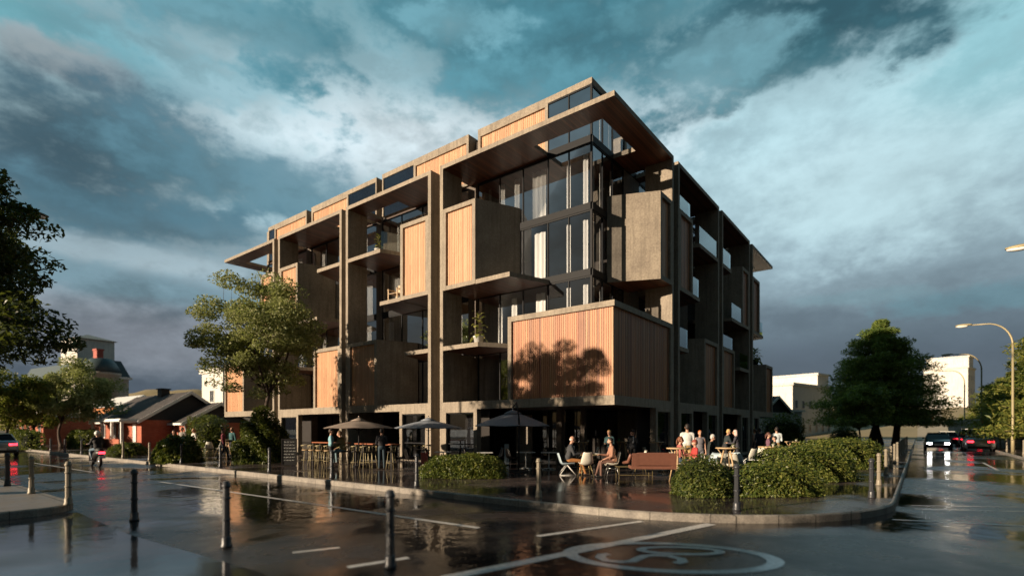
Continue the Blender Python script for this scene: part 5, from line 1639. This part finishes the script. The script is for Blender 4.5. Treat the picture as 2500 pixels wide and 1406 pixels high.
for i, (px, d) in enumerate([(1022,22.5),(1040,22.2)]): dup(bs, (*at(px,d)[:2], PAVE-0.003), R(60*i), 'dark-seated bar stool %s the middle umbrella post' % ('left of' if i == 0 else 'just in front of'), SG)
t = thing('planter_box', 'small terracotta-red box by the middle umbrella post', 'planter', (*at(1036,20.3)[:2], PAVE)); m = MB(); m.box(-.11,.11,-.11,.11,0,.62); m.box(-.125,.125,-.125,.125,.605,.66); m.build('pot', M['terra'], t)
# white shell chairs far left
for i, (px, d) in enumerate([(462,31.5),(484,31.0),(512,31.4),(538,30.6)]): cc(whc, px, d, R(40*i-60), 'white shell chair in the far left group, %s from the round bush' % ORD[i])
x, y, _ = at(552, 27.6); dup(tub, (x, y, PAVE-0.003), 0, 'round bar table left of the cone-shaped evergreen', BT)

# umbrellas
def umbrella(label, px, d, r, ze, rise, mat, side=False):
    x, y, _ = at(px, d)
    t = thing('parasol', label, 'umbrella', (x, y, PAVE), 0, 'parasols over the terrace')
    n = 8; rings = 7; vs, fs = [], []
    for sgn, off in ((1,0.0),(-1,-0.012)):
        for i in range(rings+1):
            f = i/rings
            for j in range(n*4):
                a = 2*math.pi*j/(n*4) + R(10)
                rr = r*f*(1-0.045*f*math.sin(n*0.5*(a-R(10)))**2)
                z = ze + rise*(1-f**1.25) - 0.05*f*f*math.sin(n*0.5*(a-R(10)))**2*0.5
                vs.append((rr*math.cos(a), rr*math.sin(a), z+off))
    N = n*4*(rings+1); w = n*4
    for b in (0, N):
        for i in range(rings):
            for j in range(w): fs.append((b+i*w+j, b+i*w+(j+1)%w, b+(i+1)*w+(j+1)%w, b+(i+1)*w+j))
    m = MB(); m.add(vs, fs, 0, True); m.build('canopy', mat, t, recalc=False)
    m = MB(); vs = []
    m.lathe([(0.02,ze+rise+0.10),(r*0.10,ze+rise+0.055),(r*0.24,ze+rise*0.90),(r*0.235,ze+rise*0.885),(0.02,ze+rise+0.03)], 16); m.build('vent_cap', mat, t, recalc=False)
    for j in range(n):
        a = 2*math.pi*j/n + R(10)
        m = MB(); m.tube([(0.03*math.cos(a),0.03*math.sin(a),ze+rise-0.05),(r*0.55*math.cos(a),r*0.55*math.sin(a),ze+rise*0.48-0.02),(r*0.97*math.cos(a),r*0.97*math.sin(a),ze-0.01)], 0.008, 5); rb = m.build('rib', M['metal'], t, recalc=False)
        m = MB(); m.tube([(0.03*math.cos(a),0.03*math.sin(a),ze-0.12),(r*0.5*math.cos(a),r*0.5*math.sin(a),ze+rise*0.5)], 0.006, 5); m.build('strut', M['metal'], rb, recalc=False)
    m = MB(); m.ball((0,0,ze+rise+0.14),0.035,10,8); m.build('finial', M['chrome'], t)
    if side:
        pxs, pys = 0.22, -1.35
        m = MB(); m.tube([(pxs,pys,0.05),(pxs,pys,ze+rise*0.62)], 0.030, 10); m.build('post', M['metal'], t, recalc=False)
        m = MB(); m.tube([(pxs,pys,ze+rise*0.6),(pxs*0.6,pys*0.6,ze+rise+0.34),(0,0,ze+rise+0.18)], 0.026, 8); m.tube([(0,0,ze+rise+0.18),(0,0,ze-0.2)], 0.018, 8); m.tube([(pxs,pys-0.03,ze+rise*0.5),(pxs+0.02,pys-0.06,ze-0.15)], 0.035, 8); m.build('arm', M['metal'], t, recalc=False)
        m = MB(); m.tube([(pxs+0.04,pys-0.02,1.05),(pxs+0.10,pys-0.06,1.05),(pxs+0.10,pys-0.06,1.15)], 0.010, 6); m.build('crank', M['metal'], t, recalc=False)
        m = MB(); m.box(pxs-0.34,pxs+0.34,pys-0.34,pys+0.34,0.0,0.05); m.build('base', M['metal'], t)
    else:
        m = MB(); m.tube([(0,0,0.05),(0,0,ze+rise)], 0.026, 10); m.build('post', M['metal'], t, recalc=False)
        m = MB(); m.lathe([(0.02,0),(0.30,0),(0.30,0.04),(0.06,0.07),(0.05,0.22),(0.02,0.22)], 20); m.build('base', M['metal'], t, recalc=False)
    return t
umbrella('large slate-blue parasol hung from a side post, nearest the camera', 1252, 20.7, 1.50, 1.70, 0.53, M['umb'], True)
umbrella('slate-blue parasol on a centre post, the middle one', 1046, 22.4, 1.46, 1.62, 0.34, M['umb'])
umbrella('taupe parasol over the bar counters, the one beside the man in pale blue', 876, 21.8, 1.42, 1.62, 0.32, M['umb2'])

# blackboard with chalk writing
def chalk():
    t = thing('blackboard_sign', 'black chalk menu board standing right of the cone-shaped evergreen', 'sign', (*at(706,22.4)[:2], PAVE), R(12))
    m = MB(); m.ring(-0.31,0.31,0.02,1.16,0.045,-0.03,0.03); m.build('frame', M['black_w'], t)
    m = MB(); m.box(-0.263,0.263,-0.012,0.012,0.067,1.113); b = m.build('board', M['black'], t)
    rr = random.Random(5); m = MB()
    for row in range(7):
        z = 1.02-row*0.13; x = -0.21
        while x < 0.18:
            L = rr.uniform(0.05,0.12)
            k = max(3, int(L/0.018))
            pts = [(x+L*i/k, -0.016, z + 0.028*math.sin(i*2.3+row)*rr.uniform(.5,1)) for i in range(k+1)]
            m.tube(pts, 0.0055, 4, smooth=False); x += L+0.035
    m.build('chalk_writing', M['white'], b, recalc=False)
chalk()
t = thing('menu_stand', 'pale glass menu stand behind the large umbrella', 'sign', (*at(1237,22.8)[:2], PAVE)); m = MB(); m.box(-.10,.10,-.015,.015,.03,.92); m.build('panel', M['shell_b'], t); m = MB(); m.box(-.14,.14,-.1,.1,0,.027); m.build('base', M['metal'], t)

# ---------------------------------------------------------------- potted plants
def pot_plant(name, label, loc, h, r, n, mat, seed, potm='white', parent=None, cat='potted plant', leaf=0.3, stem=True, group=None):
    rng = np.random.default_rng(seed)
    t = thing(name, label, cat, loc, 0, group)
    m = MB(); m.lathe([(0.02,0),(r*0.72,0),(r*0.95,r*1.45),(r*1.05,r*1.45),(r*1.05,r*1.65),(r*0.92,r*1.65),(r*0.88,r*1.4),(0.02,r*1.4)], 18); m.build('pot', M[potm], t, recalc=False)
    m = MB(); V = []; Q = 0
    for k in range(n):
        a = k*2.4 + rng.uniform(-.3,.3); f = (k+0.6)/n
        z0 = r*1.5 + (h-r*1.5)*f*0.86
        L = leaf*(1.1-0.45*f)*rng.uniform(.8,1.2)
        d = np.array([math.cos(a), math.sin(a), 0]); s = np.array([-d[1], d[0], 0])
        up = 0.9*f+0.25
        p = [np.array([0.02*d[0],0.02*d[1],z0-0.08]) + d*L*q*(1-0.25*q) + np.array([0,0,L*(up*q - 0.75*q*q)]) for q in (0,.25,.5,.75,1)]
        wd = [0.01,0.20,0.26,0.19,0.0]
        for i in range(4):
            a0, a1 = s*L*wd[i]*.7, s*L*wd[i+1]*.7
            V += [p[i]-a0, p[i]+a0, p[i+1]+a1, p[i+1]-a1]
    arr_mesh('leaves', np.array(V), quads_of(len(V)), mat, t, True)
    if stem:
        m = MB(); m.tube([(0,0,r*1.3),(0.02,0.01,h*0.5),(0.0,0.0,h*0.92)], [0.018,0.012,0.006], 6); m.build('stem', M['bark'], t, recalc=False)
    return t
pot_plant('potted_plant', 'tall leafy plant in a white pot on the lower balcony left of the corner box', uv(7.35, 0.75, L2-0.003), 1.75, 0.25, 18, M['fol_pot'], 3, leaf=0.62)
pot_plant('potted_plant', 'slender plant in a white pot on the upper balcony of the second bay', uv(14.6, 0.62, L4-0.003), 1.35, 0.2, 26, M['fol_pot'], 4, leaf=0.32)
pot_plant('potted_plant', 'spreading dark plant on the roof of the far right corner box', uv(0.9, 24.9, LZ1), 1.35, 0.30, 34, M['fol_yew'], 5, 'black', leaf=0.75)
pot_plant('potted_plant', 'dark plant on the shaded balcony of the right-hand facade', uv(0.8, 8.1, L2-0.003), 1.2, 0.2, 22, M['fol_yew'], 6, 'black', leaf=0.45)
for i, (px, d, lb) in enumerate([(1790,15.5,'green sprig in a white pot on the bar table behind the hedge mound'),(1672,15.35,'green sprig in a white pot on the nearest bar table'),(1888,16.6,'green sprig in a pot on the bar table right of the tube chair'),
                                 (1944,23.5,'green sprig in a pot on the farther right bar table'),(1436,22.6,'green sprig in a pot on the table behind the old man'),(2012,24.2,'green sprig in a pot on the rightmost bar table')]):
    x, y, _ = at(px, d)
    pot_plant('table_plant', lb, (x, y, PAVE+1.085*FS-0.004), 0.20, 0.045, 14, M['fol_pot'], 20+i, cat='plant pot', leaf=0.13, stem=False, group='little pots on the bar tables')
x, y, _ = at(1511, 23.3)
t = thing('cup', 'green cup on the table of the woman in the hat', 'cup', (x, y, PAVE+1.085*FS-0.004)); m = MB(); m.lathe([(0.02,0),(0.032,0),(0.04,0.13),(0.034,0.13),(0.03,0.01),(0.02,0.012)], 14); m.build('body', plain('green_cup',(0.03,0.30,0.13),0.4), t, recalc=False)
# plates on the cafe table of the seated pair
for px, d, lb in ((1428,17.75,'plate on the cafe table before the old man'),(1460,17.9,'plate on the cafe table before the bearded man')):
    x, y, _ = at(px, d)
    t = thing('plate', lb, 'plate', (x, y, PAVE+0.76*FS-0.003)); m = MB(); m.lathe([(0.02,0),(0.07,0.002),(0.115,0.018),(0.112,0.022),(0.07,0.008),(0.02,0.007)], 20); m.build('dish', M['steel_w'], t, recalc=False)
# slatted wooden chair on a balcony
t = thing('slatted_chair', 'slatted wooden chair on the balcony beside the second bay box', 'chair', uv(12.95, 0.55, L3-0.003), YAW+R(95), scale=1.0)
for i in range(7):
    m = MB(); m.box(-0.30,0.30,-0.32-0.02*i,-0.295-0.02*i,0.42+0.085*i,0.485+0.085*i); m.build('back_slat', M['oak'], t)
m = MB()
for i in range(5): m.box(-0.29,0.29,-0.26+0.115*i,-0.165+0.115*i,0.38,0.405)
m.build('seat', M['oak'], t)
for sx in (-1,1):
    m = MB(); m.box(sx*0.32-0.025,sx*0.32+0.025,-0.33,-0.28,0,0.60); m.build('leg', M['oak'], t)
    m = MB(); m.box(sx*0.32-0.025,sx*0.32+0.025,0.26,0.31,0,0.60); m.build('leg', M['oak'], t)
    m = MB(); m.box(sx*0.32-0.04,sx*0.32+0.04,-0.34,0.33,0.605,0.635); m.build('armrest', M['oak'], t)
# ---------------------------------------------------------------- people
def cap_mesh(mb, a, b, ra, rb, n=10):
    a, b = Vector(a), Vector(b); d = (b-a); L = d.length
    if L < 1e-6: d = Vector((0,0,1))
    d = d.normalized()
    path = [a - d*ra*0.98, a - d*ra*0.72, a - d*ra*0.3, a]
    rad = [ra*0.12, ra*0.69, ra*0.95, ra]
    path += [b, b + d*rb*0.3, b + d*rb*0.72, b + d*rb*0.98]; rad += [rb, rb*0.95, rb*0.69, rb*0.12]
    mb.tube(path, rad, n)

def zone_dist(P, pr):
    k = pr[0]
    if k == 'c':
        _, a, b, ra, rb, _ = pr
        a, b = np.array(a), np.array(b); ab = b-a
        t = np.clip(((P-a)@ab)/max(ab@ab, 1e-9), 0, 1)
        return np.linalg.norm(P - (a + t[:,None]*ab), axis=1) - (ra + (rb-ra)*t)
    _, c, r, Rm, _ = pr
    q = (P-np.array(c))@np.array(Rm)
    r = np.array(r)
    k0 = np.linalg.norm(q/r, axis=1); k1 = np.linalg.norm(q/(r*r), axis=1)
    return k0*(k0-1)/np.maximum(k1, 1e-9)

CM = {}
def cloth(c, rough=0.8):
    k = tuple(round(x,3) for x in c)
    if k not in CM: CM[k] = plain('cloth', c, rough, 0, 0.22, 18)
    return CM[k]
SKIN = plain('skin', (0.52,0.29,0.20), 0.5, 0, 0.08, 12)
SKIN_D = plain('tan_skin', (0.33,0.17,0.11), 0.5, 0, 0.08, 12)
EYE_M = plain('eye', (0.02,0.015,0.012), 0.2)

def person(label, loc, face, pose='stand', H=1.62, top=(.1,.1,.1), bottom=(.05,.05,.06), hair=(.03,.02,.015), shoe=(.02,.02,.02), sleeves='long', hs='short', female=False,
           lean=0.0, seat=0.45, arms=None, skin=None, hat=None, turn=0.0, legs=None, jacket=None, bag=False):
    """front towards local +y; built at 1.75 m and scaled"""
    s = H/1.75
    t = thing('person', label, 'person', loc, face, None, s)
    wS = 0.165 if female else 0.185; wH = 0.17 if female else 0.158
    pr = []
    sit = pose in ('sit','stool','ride')
    pz = (seat/s + 0.10) if sit else 0.95
    dz = pz-0.95
    ca, sa = math.cos(lean), math.sin(lean)
    def up(x, y, z):          # lean the upper body about the pelvis
        z -= 0.95
        return (x, y*ca + z*sa, z*ca - y*sa + 0.95 + dz)
    RX = Matrix.Rotation(-lean, 3, 'X')
    I = Matrix.Identity(3)
    loose = 0.012 if jacket else 0.004
    pr.append(('e', (0,0,pz), (wH,0.118,0.12), I, 'bottom'))
    pr.append(('e', up(0,0.0,1.09), (wS*0.86+loose,0.105+loose,0.17), RX, 'top'))
    pr.append(('e', up(0,0.005,1.28), (wS*0.98+loose,0.118+loose,0.19), RX, 'top'))
    pr.append(('c', up(-wS*0.82,-0.005,1.405), up(wS*0.82,-0.005,1.405), 0.062+loose, 0.062+loose, 'top'))
    if jacket: pr.append(('e', (0,-0.01,pz+0.02) if not sit else up(0,-0.02,1.0), (wH+0.015,0.13,0.14), I, 'top'))
    pr.append(('c', up(0,-0.008,1.44), up(0,0.012,1.55), 0.056, 0.052, 'skin'))
    hc = Vector(up(0,0.02,1.635)); th = turn
    HZ = Matrix.Rotation(th, 3, 'Z') @ Matrix.Rotation(-lean*0.35, 3, 'X')
    def hp(x, y, z): return tuple(hc + HZ @ Vector((x,y,z)))
    pr.append(('e', hp(0,-0.008,0.022), (0.075,0.094,0.100), HZ, 'skin'))
    pr.append(('e', hp(0,0.028,-0.045), (0.056,0.066,0.066), HZ, 'skin'))
    pr.append(('c', hp(0,0.088,0.012), hp(0,0.106,-0.022), 0.010, 0.016, 'skin'))
    pr.append(('c', hp(-0.018,0.082,-0.062), hp(0.018,0.082,-0.062), 0.013, 0.013, 'skin'))
    for q in (-1,1): pr.append(('e', hp(q*0.076,-0.005,-0.008), (0.013,0.024,0.032), HZ, 'skin'))
    # arms
    A = {'down': ((0.045,-0.03,-0.29),(0.02,0.06,-0.27)), 'table': ((0.03,0.10,-0.27),(-0.06,0.24,0.02)), 'chin': ((0.02,0.12,-0.26),(-0.10,0.09,0.24)),
         'front': ((0.04,0.02,-0.29),(-0.09,0.24,0.03)), 'bars': ((0.06,0.18,-0.22),(0.02,0.27,-0.02)), 'hip': ((0.14,-0.06,-0.26),(-0.10,0.12,-0.20)), 'phone': ((0.05,0.05,-0.28),(-0.06,0.12,0.22)), 'lap': ((0.05,0.03,-0.28),(-0.06,0.23,-0.10))}
    arms = arms or (('table','table') if sit else ('down','down'))
    hands = []
    for q, an in zip((-1,1), arms):
        sh = Vector(up(q*wS, -0.005, 1.395))
        e1, e2 = A[an]
        el = sh + Vector((q*e1[0], e1[1], e1[2])); wr = el + Vector((q*e2[0], e2[1], e2[2]))
        slv = 'top'; fo = 'top' if sleeves == 'long' else 'skin'
        ua = 'top' if sleeves != 'none' else 'skin'
        ex = 0.010 if sleeves == 'long' else 0.004
        pr.append(('c', tuple(sh), tuple(el), 0.050+ex, 0.040+ex, ua))
        pr.append(('c', tuple(el), tuple(wr), 0.038+(ex if fo == 'top' else 0), 0.026+(ex if fo == 'top' else 0), fo))
        hd = (wr-el).normalized()
        pr.append(('c', tuple(wr+hd*0.02), tuple(wr+hd*0.075), 0.026, 0.030, 'skin'))
        hands.append((wr+hd*0.095, hd, q))
    # legs
    for q in (-1,1):
        if sit:
            hip = Vector((q*0.085, 0.02, pz-0.03))
            if pose == 'stool': kn = Vector((q*0.13, 0.40, pz-0.10)); an = Vector((q*0.12, 0.36, pz-0.50))
            elif pose == 'ride': kn = Vector((q*0.20, 0.36, pz-0.08)); an = Vector((q*0.16, 0.26, pz-0.46))
            else: kn = Vector((q*0.11, 0.43, pz-0.06)); an = Vector((q*0.10, 0.45 + (0.12 if q > 0 else -0.02), 0.085))
        else:
            st = {'stand': (0.02,-0.02,0,0), 'walk': (0.13,0.02,0,0) }[pose]
            hip = Vector((q*0.085, 0, 0.91))
            if pose == 'walk':
                kn = Vector((q*0.09, 0.17 if q > 0 else 0.02, 0.50)); an = Vector((q*0.085, 0.26 if q > 0 else -0.27, 0.09 if q > 0 else 0.14))
            else:
                kn = Vector((q*0.095, 0.02, 0.49)); an = Vector((q*0.105, -0.02, 0.09))
        lz = 'bottom'
        pr.append(('c', tuple(hip), tuple(kn), 0.083, 0.060, lz))
        pr.append(('c', tuple(kn), tuple(an), 0.058, 0.044, 'skin' if legs == 'bare' else lz))
        toe = an + Vector((q*0.02, 0.155, -0.045 if an.z < 0.12 else -0.06))
        pr.append(('c', tuple(an + Vector((0,-0.03,-0.045))), tuple(toe), 0.042, 0.032, 'shoe'))
    mb = MB()
    for p in pr:
        if p[0] == 'c': cap_mesh(mb, p[1], p[2], p[3], p[4])
        else: mb.ball(p[1], p[2], 16, 10, 0, p[3])
    tmp = mb.build('tmp_body', SKIN, None, recalc=True)
    md = tmp.modifiers.new('r', 'REMESH'); md.mode = 'VOXEL'; md.voxel_size = 0.0165
    sm = tmp.modifiers.new('s', 'SMOOTH'); sm.factor = 0.5; sm.iterations = 3
    dg = bpy.context.evaluated_depsgraph_get()
    me = bpy.data.meshes.new_from_object(tmp.evaluated_get(dg))
    bpy.data.objects.remove(tmp)
    me.name = 'body'; me.materials.clear()
    sk = SKIN if skin is None else skin
    for mm in (sk, cloth(top), cloth(bottom), cloth(shoe, 0.5)): me.materials.append(mm)
    nf = len(me.polygons)
    C = np.empty(nf*3, dtype=np.float32); me.polygons.foreach_get('center', C); C = C.reshape(-1,3).astype(float)
    best = np.full(nf, 9.0); idx = np.zeros(nf, dtype=np.int32)
    zi = {'skin':0,'top':1,'bottom':2,'shoe':3}
    for p in pr:
        d = zone_dist(C, p); k = zi[p[-1]]
        w = d < best; best[w] = d[w]; idx[w] = k
    me.polygons.foreach_set('material_index', idx); me.polygons.foreach_set('use_smooth', np.ones(nf, dtype=bool)); me.update()
    # fingers and eyes join the same mesh
    fm = MB()
    for h, hd, q in hands:
        side = Vector((1,0,0)) - hd*hd.x
        side = side.normalized() if side.length > .2 else Vector((0,1,0))
        nrm = hd.cross(side)
        for k, L in enumerate((0.062,0.072,0.068,0.052)):
            b = h + side*(0.021*(k-1.5)) - hd*0.012
            p1 = b + hd*L*0.45 - nrm*q*0.002; p2 = p1 + hd*L*0.34 + Vector((0,0,-0.012)); p3 = p2 + hd*L*0.22 + Vector((0,0,-0.016))
            fm.tube([b,p1,p2,p3], [0.0092,0.0086,0.0078,0.0055], 6)
        b = h - hd*0.055 - side*q*0.024
        fm.tube([b, b - side*q*0.022 + hd*0.025, b - side*q*0.026 + hd*0.052], [0.011,0.010,0.007], 6)
    nv = len(fm.v)
    bm = bmesh.new(); bm.from_mesh(me)
    bvs = [bm.verts.new(v) for v in fm.v]
    for f in fm.f:
        nf_ = bm.faces.new([bvs[i] for i in f]); nf_.material_index = 0; nf_.smooth = True
    bm.to_mesh(me); bm.free()
    o = bpy.data.objects.new('body', me); link(o, t)
    ey = MB()
    for q in (-1,1): ey.ball(hp(q*0.030,0.082,0.014),(0.011,0.008,0.007),8,6)
    ey.build('eyes', EYE_M, t)
    # hair
    hm = cloth(hair, 0.6)
    if hs != 'bald':
        m = MB()
        def blob(c, r): m.ball(hp(*c), r, 14, 10, 0, HZ)
        blob((0,-0.022,0.045),(0.083,0.094,0.088)); blob((0,-0.055,0.0),(0.078,0.066,0.085))
        if hs == 'long':
            blob((0,-0.07,-0.07),(0.080,0.045,0.13)); blob((-0.062,-0.02,-0.06),(0.026,0.05,0.12)); blob((0.062,-0.02,-0.06),(0.026,0.05,0.12))
        if hs == 'pony':
            blob((0,-0.115,0.03),(0.03,0.03,0.03)); blob((0,-0.14,-0.07),(0.026,0.028,0.10))
        if hs == 'beard': blob((0,0.05,-0.085),(0.05,0.05,0.04))
        m.build('hair', hm, t)
    else:
        m = MB(); m.ball(hp(0,-0.035,0.0),(0.080,0.075,0.055),14,8,0,HZ); m.build('hair', hm, t)
    if hat == 'brim':
        m = MB(); m.lathe([(0.02,0.115),(0.075,0.11),(0.085,0.06),(0.088,0.035),(0.15,0.025),(0.15,0.018),(0.08,0.022)], 18, tuple(hc)); m.build('hat', cloth((0.02,0.02,0.025)), t, recalc=False)
    if hat == 'cap':
        m = MB(); m.ball(hp(0,-0.01,0.05),(0.088,0.10,0.075),14,10,0,HZ); m.ball(hp(0,0.11,0.045),(0.06,0.05,0.010),12,6,0,HZ); m.build('cap', cloth((0.30,0.07,0.05)), t)
    if hat == 'helmet':
        m = MB(); m.ball(hp(0,-0.005,0.025),(0.118,0.135,0.130),18,12,0,HZ); m.build('helmet', cloth((0.72,0.71,0.68),0.25), t)
        m = MB(); m.ball(hp(0,0.04,0.012),(0.106,0.106,0.05),16,8,0,HZ); m.build('visor', M['cglass'], t)
    if jacket == 'open':
        m = MB(); m.ball(up(0,0.105,1.27),(0.045,0.03,0.17),10,8,0,RX); m.build('shirt_front', cloth((0.55,0.58,0.62)), t)
    return t

G = lambda px, d: (*at(px, d)[:2], PAVE-0.002)
person('old balding man in a dark suit seated at the cafe table, facing right', G(1388,17.85), FACE['right'], 'sit', 1.72, (.045,.048,.055), (.36,.15,.045), (.62,.60,.56), (.03,.02,.015), hs='bald', lean=R(10), jacket='open', seat=0.45)
person('bearded man in a tan jacket seated at the cafe table, facing left', G(1496,17.1), FACE['left'], 'sit', 1.62, (.36,.185,.125), (.16,.085,.065), (.018,.012,.010), hs='beard', lean=R(6), jacket='shut', seat=0.45, arms=('lap','table'))
person('blonde woman standing just behind the man in the tan jacket', G(1489,20.6), R(150), 'stand', 1.54, (.03,.075,.085), (.03,.03,.04), (.50,.30,.10), hs='pony', female=True, arms=('front','front'), lean=R(8))
person('woman in a hat, grey top and open dark jacket standing under the overhang', G(1544,21.6), R(190), 'stand', 1.55, (.035,.037,.045), (.015,.015,.018), (.62,.38,.33), hs='long', female=True, hat='brim', arms=('chin','down'), jacket='open')
person('man in a white shirt seen from behind, standing among the tables', G(1678,18.2), R(-12), 'stand', 1.74, (.66,.66,.64), (.42,.27,.12), (.018,.012,.010), arms=('front','front'))
person('ponytailed woman in a pink top seated behind the nearest bar table', G(1657,16.9), FACE['right'], 'sit', 1.60, (.42,.13,.11), (.06,.10,.14), (.20,.075,.035), hs='pony', female=True, sleeves='short', lean=R(5), seat=0.50)
person('boy in a red shirt and cap sitting right of the nearest bar table', G(1697,16.6), FACE['left'], 'sit', 1.50, (.42,.045,.04), (.03,.03,.05), (.10,.05,.03), hat='cap', sleeves='short', seat=0.46, arms=('lap','table'))
person('ginger-haired woman in a grey sleeveless dress right of the white-shirted man', G(1709,19.2), R(170), 'stand', 1.52, (.17,.16,.18), (.15,.15,.17), (.45,.14,.035), hs='short', female=True, sleeves='none', legs='bare')
person('grey-haired man in black seated facing right, beneath the right facade', G(1731,19.8), FACE['right'], 'sit', 1.72, (.020,.026,.026), (.14,.115,.08), (.50,.49,.47), hs='short', lean=R(12), jacket='shut', seat=0.50)
person('blonde woman in dark clothes leaning on a table, in profile facing right', G(1770,21.8), FACE['right'], 'stand', 1.58, (.022,.034,.038), (.03,.03,.035), (.56,.38,.16), hs='short', female=True, lean=R(14), arms=('table','table'))
person('woman with pale pink hair in dark clothes facing left', G(1801,21.2), R(60), 'stand', 1.54, (.045,.042,.055), (.03,.03,.04), (.70,.52,.48), hs='long', female=True, arms=('table','table'), lean=R(8))
person('man in a navy shirt seen from behind at the far right of the facade', G(1855,27.0), R(-10), 'stand', 1.62, (.022,.024,.040), (.03,.03,.04), (.05,.035,.03), sleeves='short')
person('person in a pale vest half hidden left of the man in navy', G(1843,27.8), R(30), 'stand', 1.58, (.45,.36,.30), (.08,.07,.07), (.10,.04,.02), sleeves='none', female=True)
person('man in a pale blue shirt seen from behind by the clipped garden hedge', G(1896,24.0), R(-15), 'stand', 1.66, (.58,.64,.66), (.40,.27,.13), (.02,.014,.012), arms=('front','front'))
person('woman in a purple top sitting left of the man in pale blue', G(1876,22.6), R(-110), 'sit', 1.60, (.17,.08,.12), (.05,.05,.07), (.10,.04,.03), hs='pony', female=True, sleeves='short', seat=0.60)
person('dark-haired child in navy sitting before the man in pale blue', G(1892,21.6), R(60), 'sit', 1.42, (.018,.018,.032), (.03,.03,.04), (.02,.013,.01), seat=0.55)
person('man in a light blue shirt and black trousers standing at the bar stools', G(808,20.6), R(-70), 'stand', 1.58, (.22,.42,.50), (.014,.014,.018), (.05,.03,.02), sleeves='short', arms=('front','front'), jacket=None)
person('man in a khaki jacket and jeans perched on a bar stool, facing left', G(838,20.9), R(80), 'stool', 1.66, (.24,.19,.075), (.17,.26,.30), (.13,.075,.04), seat=0.66, lean=R(14), jacket='shut', arms=('table','lap'))
person('man in dark clothes standing at the bar counter under the taupe umbrella', G(932,20.5), R(10), 'stand', 1.58, (.020,.020,.026), (.030,.055,.075), (.015,.012,.010), arms=('front','front'))
person('woman in a dark red plaid shirt walking left of the cone-shaped evergreen', G(545,26.4), R(-60), 'walk', 1.62, (.20,.035,.055), (.035,.045,.065), (.10,.05,.03), hs='long', female=True)
person('woman in a teal top half hidden behind the cone-shaped evergreen', G(567,27.6), R(160), 'stand', 1.66, (.03,.11,.12), (.03,.03,.04), (.16,.08,.04), hs='long', female=True)
person('person in a plum shirt, leftmost of the far trio by the white chairs', G(424,30.0), R(200), 'stand', 1.50, (.16,.045,.07), (.03,.03,.05), (.03,.02,.015))
person('man in a grey tee shirt, middle of the far trio by the white chairs', G(445,30.0), R(170), 'stand', 1.68, (.30,.27,.24), (.05,.05,.06), (.22,.12,.06), sleeves='short')
person('woman in a white top, rightmost of the far trio by the white chairs', G(473,30.0), R(150), 'stand', 1.60, (.68,.66,.62), (.035,.045,.07), (.45,.25,.10), female=True, sleeves='short', hs='pony')
rx, ry = SX - UX*0.30, SY - UY*0.30
person('helmeted rider in a black jacket and jeans astride the motor scooter', (rx, ry, 0.0), SRZ, 'ride', 1.70, (.022,.022,.026), (.11,.17,.23), (.03,.02,.02), hat='helmet', lean=R(6), seat=0.74, arms=('bars','bars'), jacket='shut')
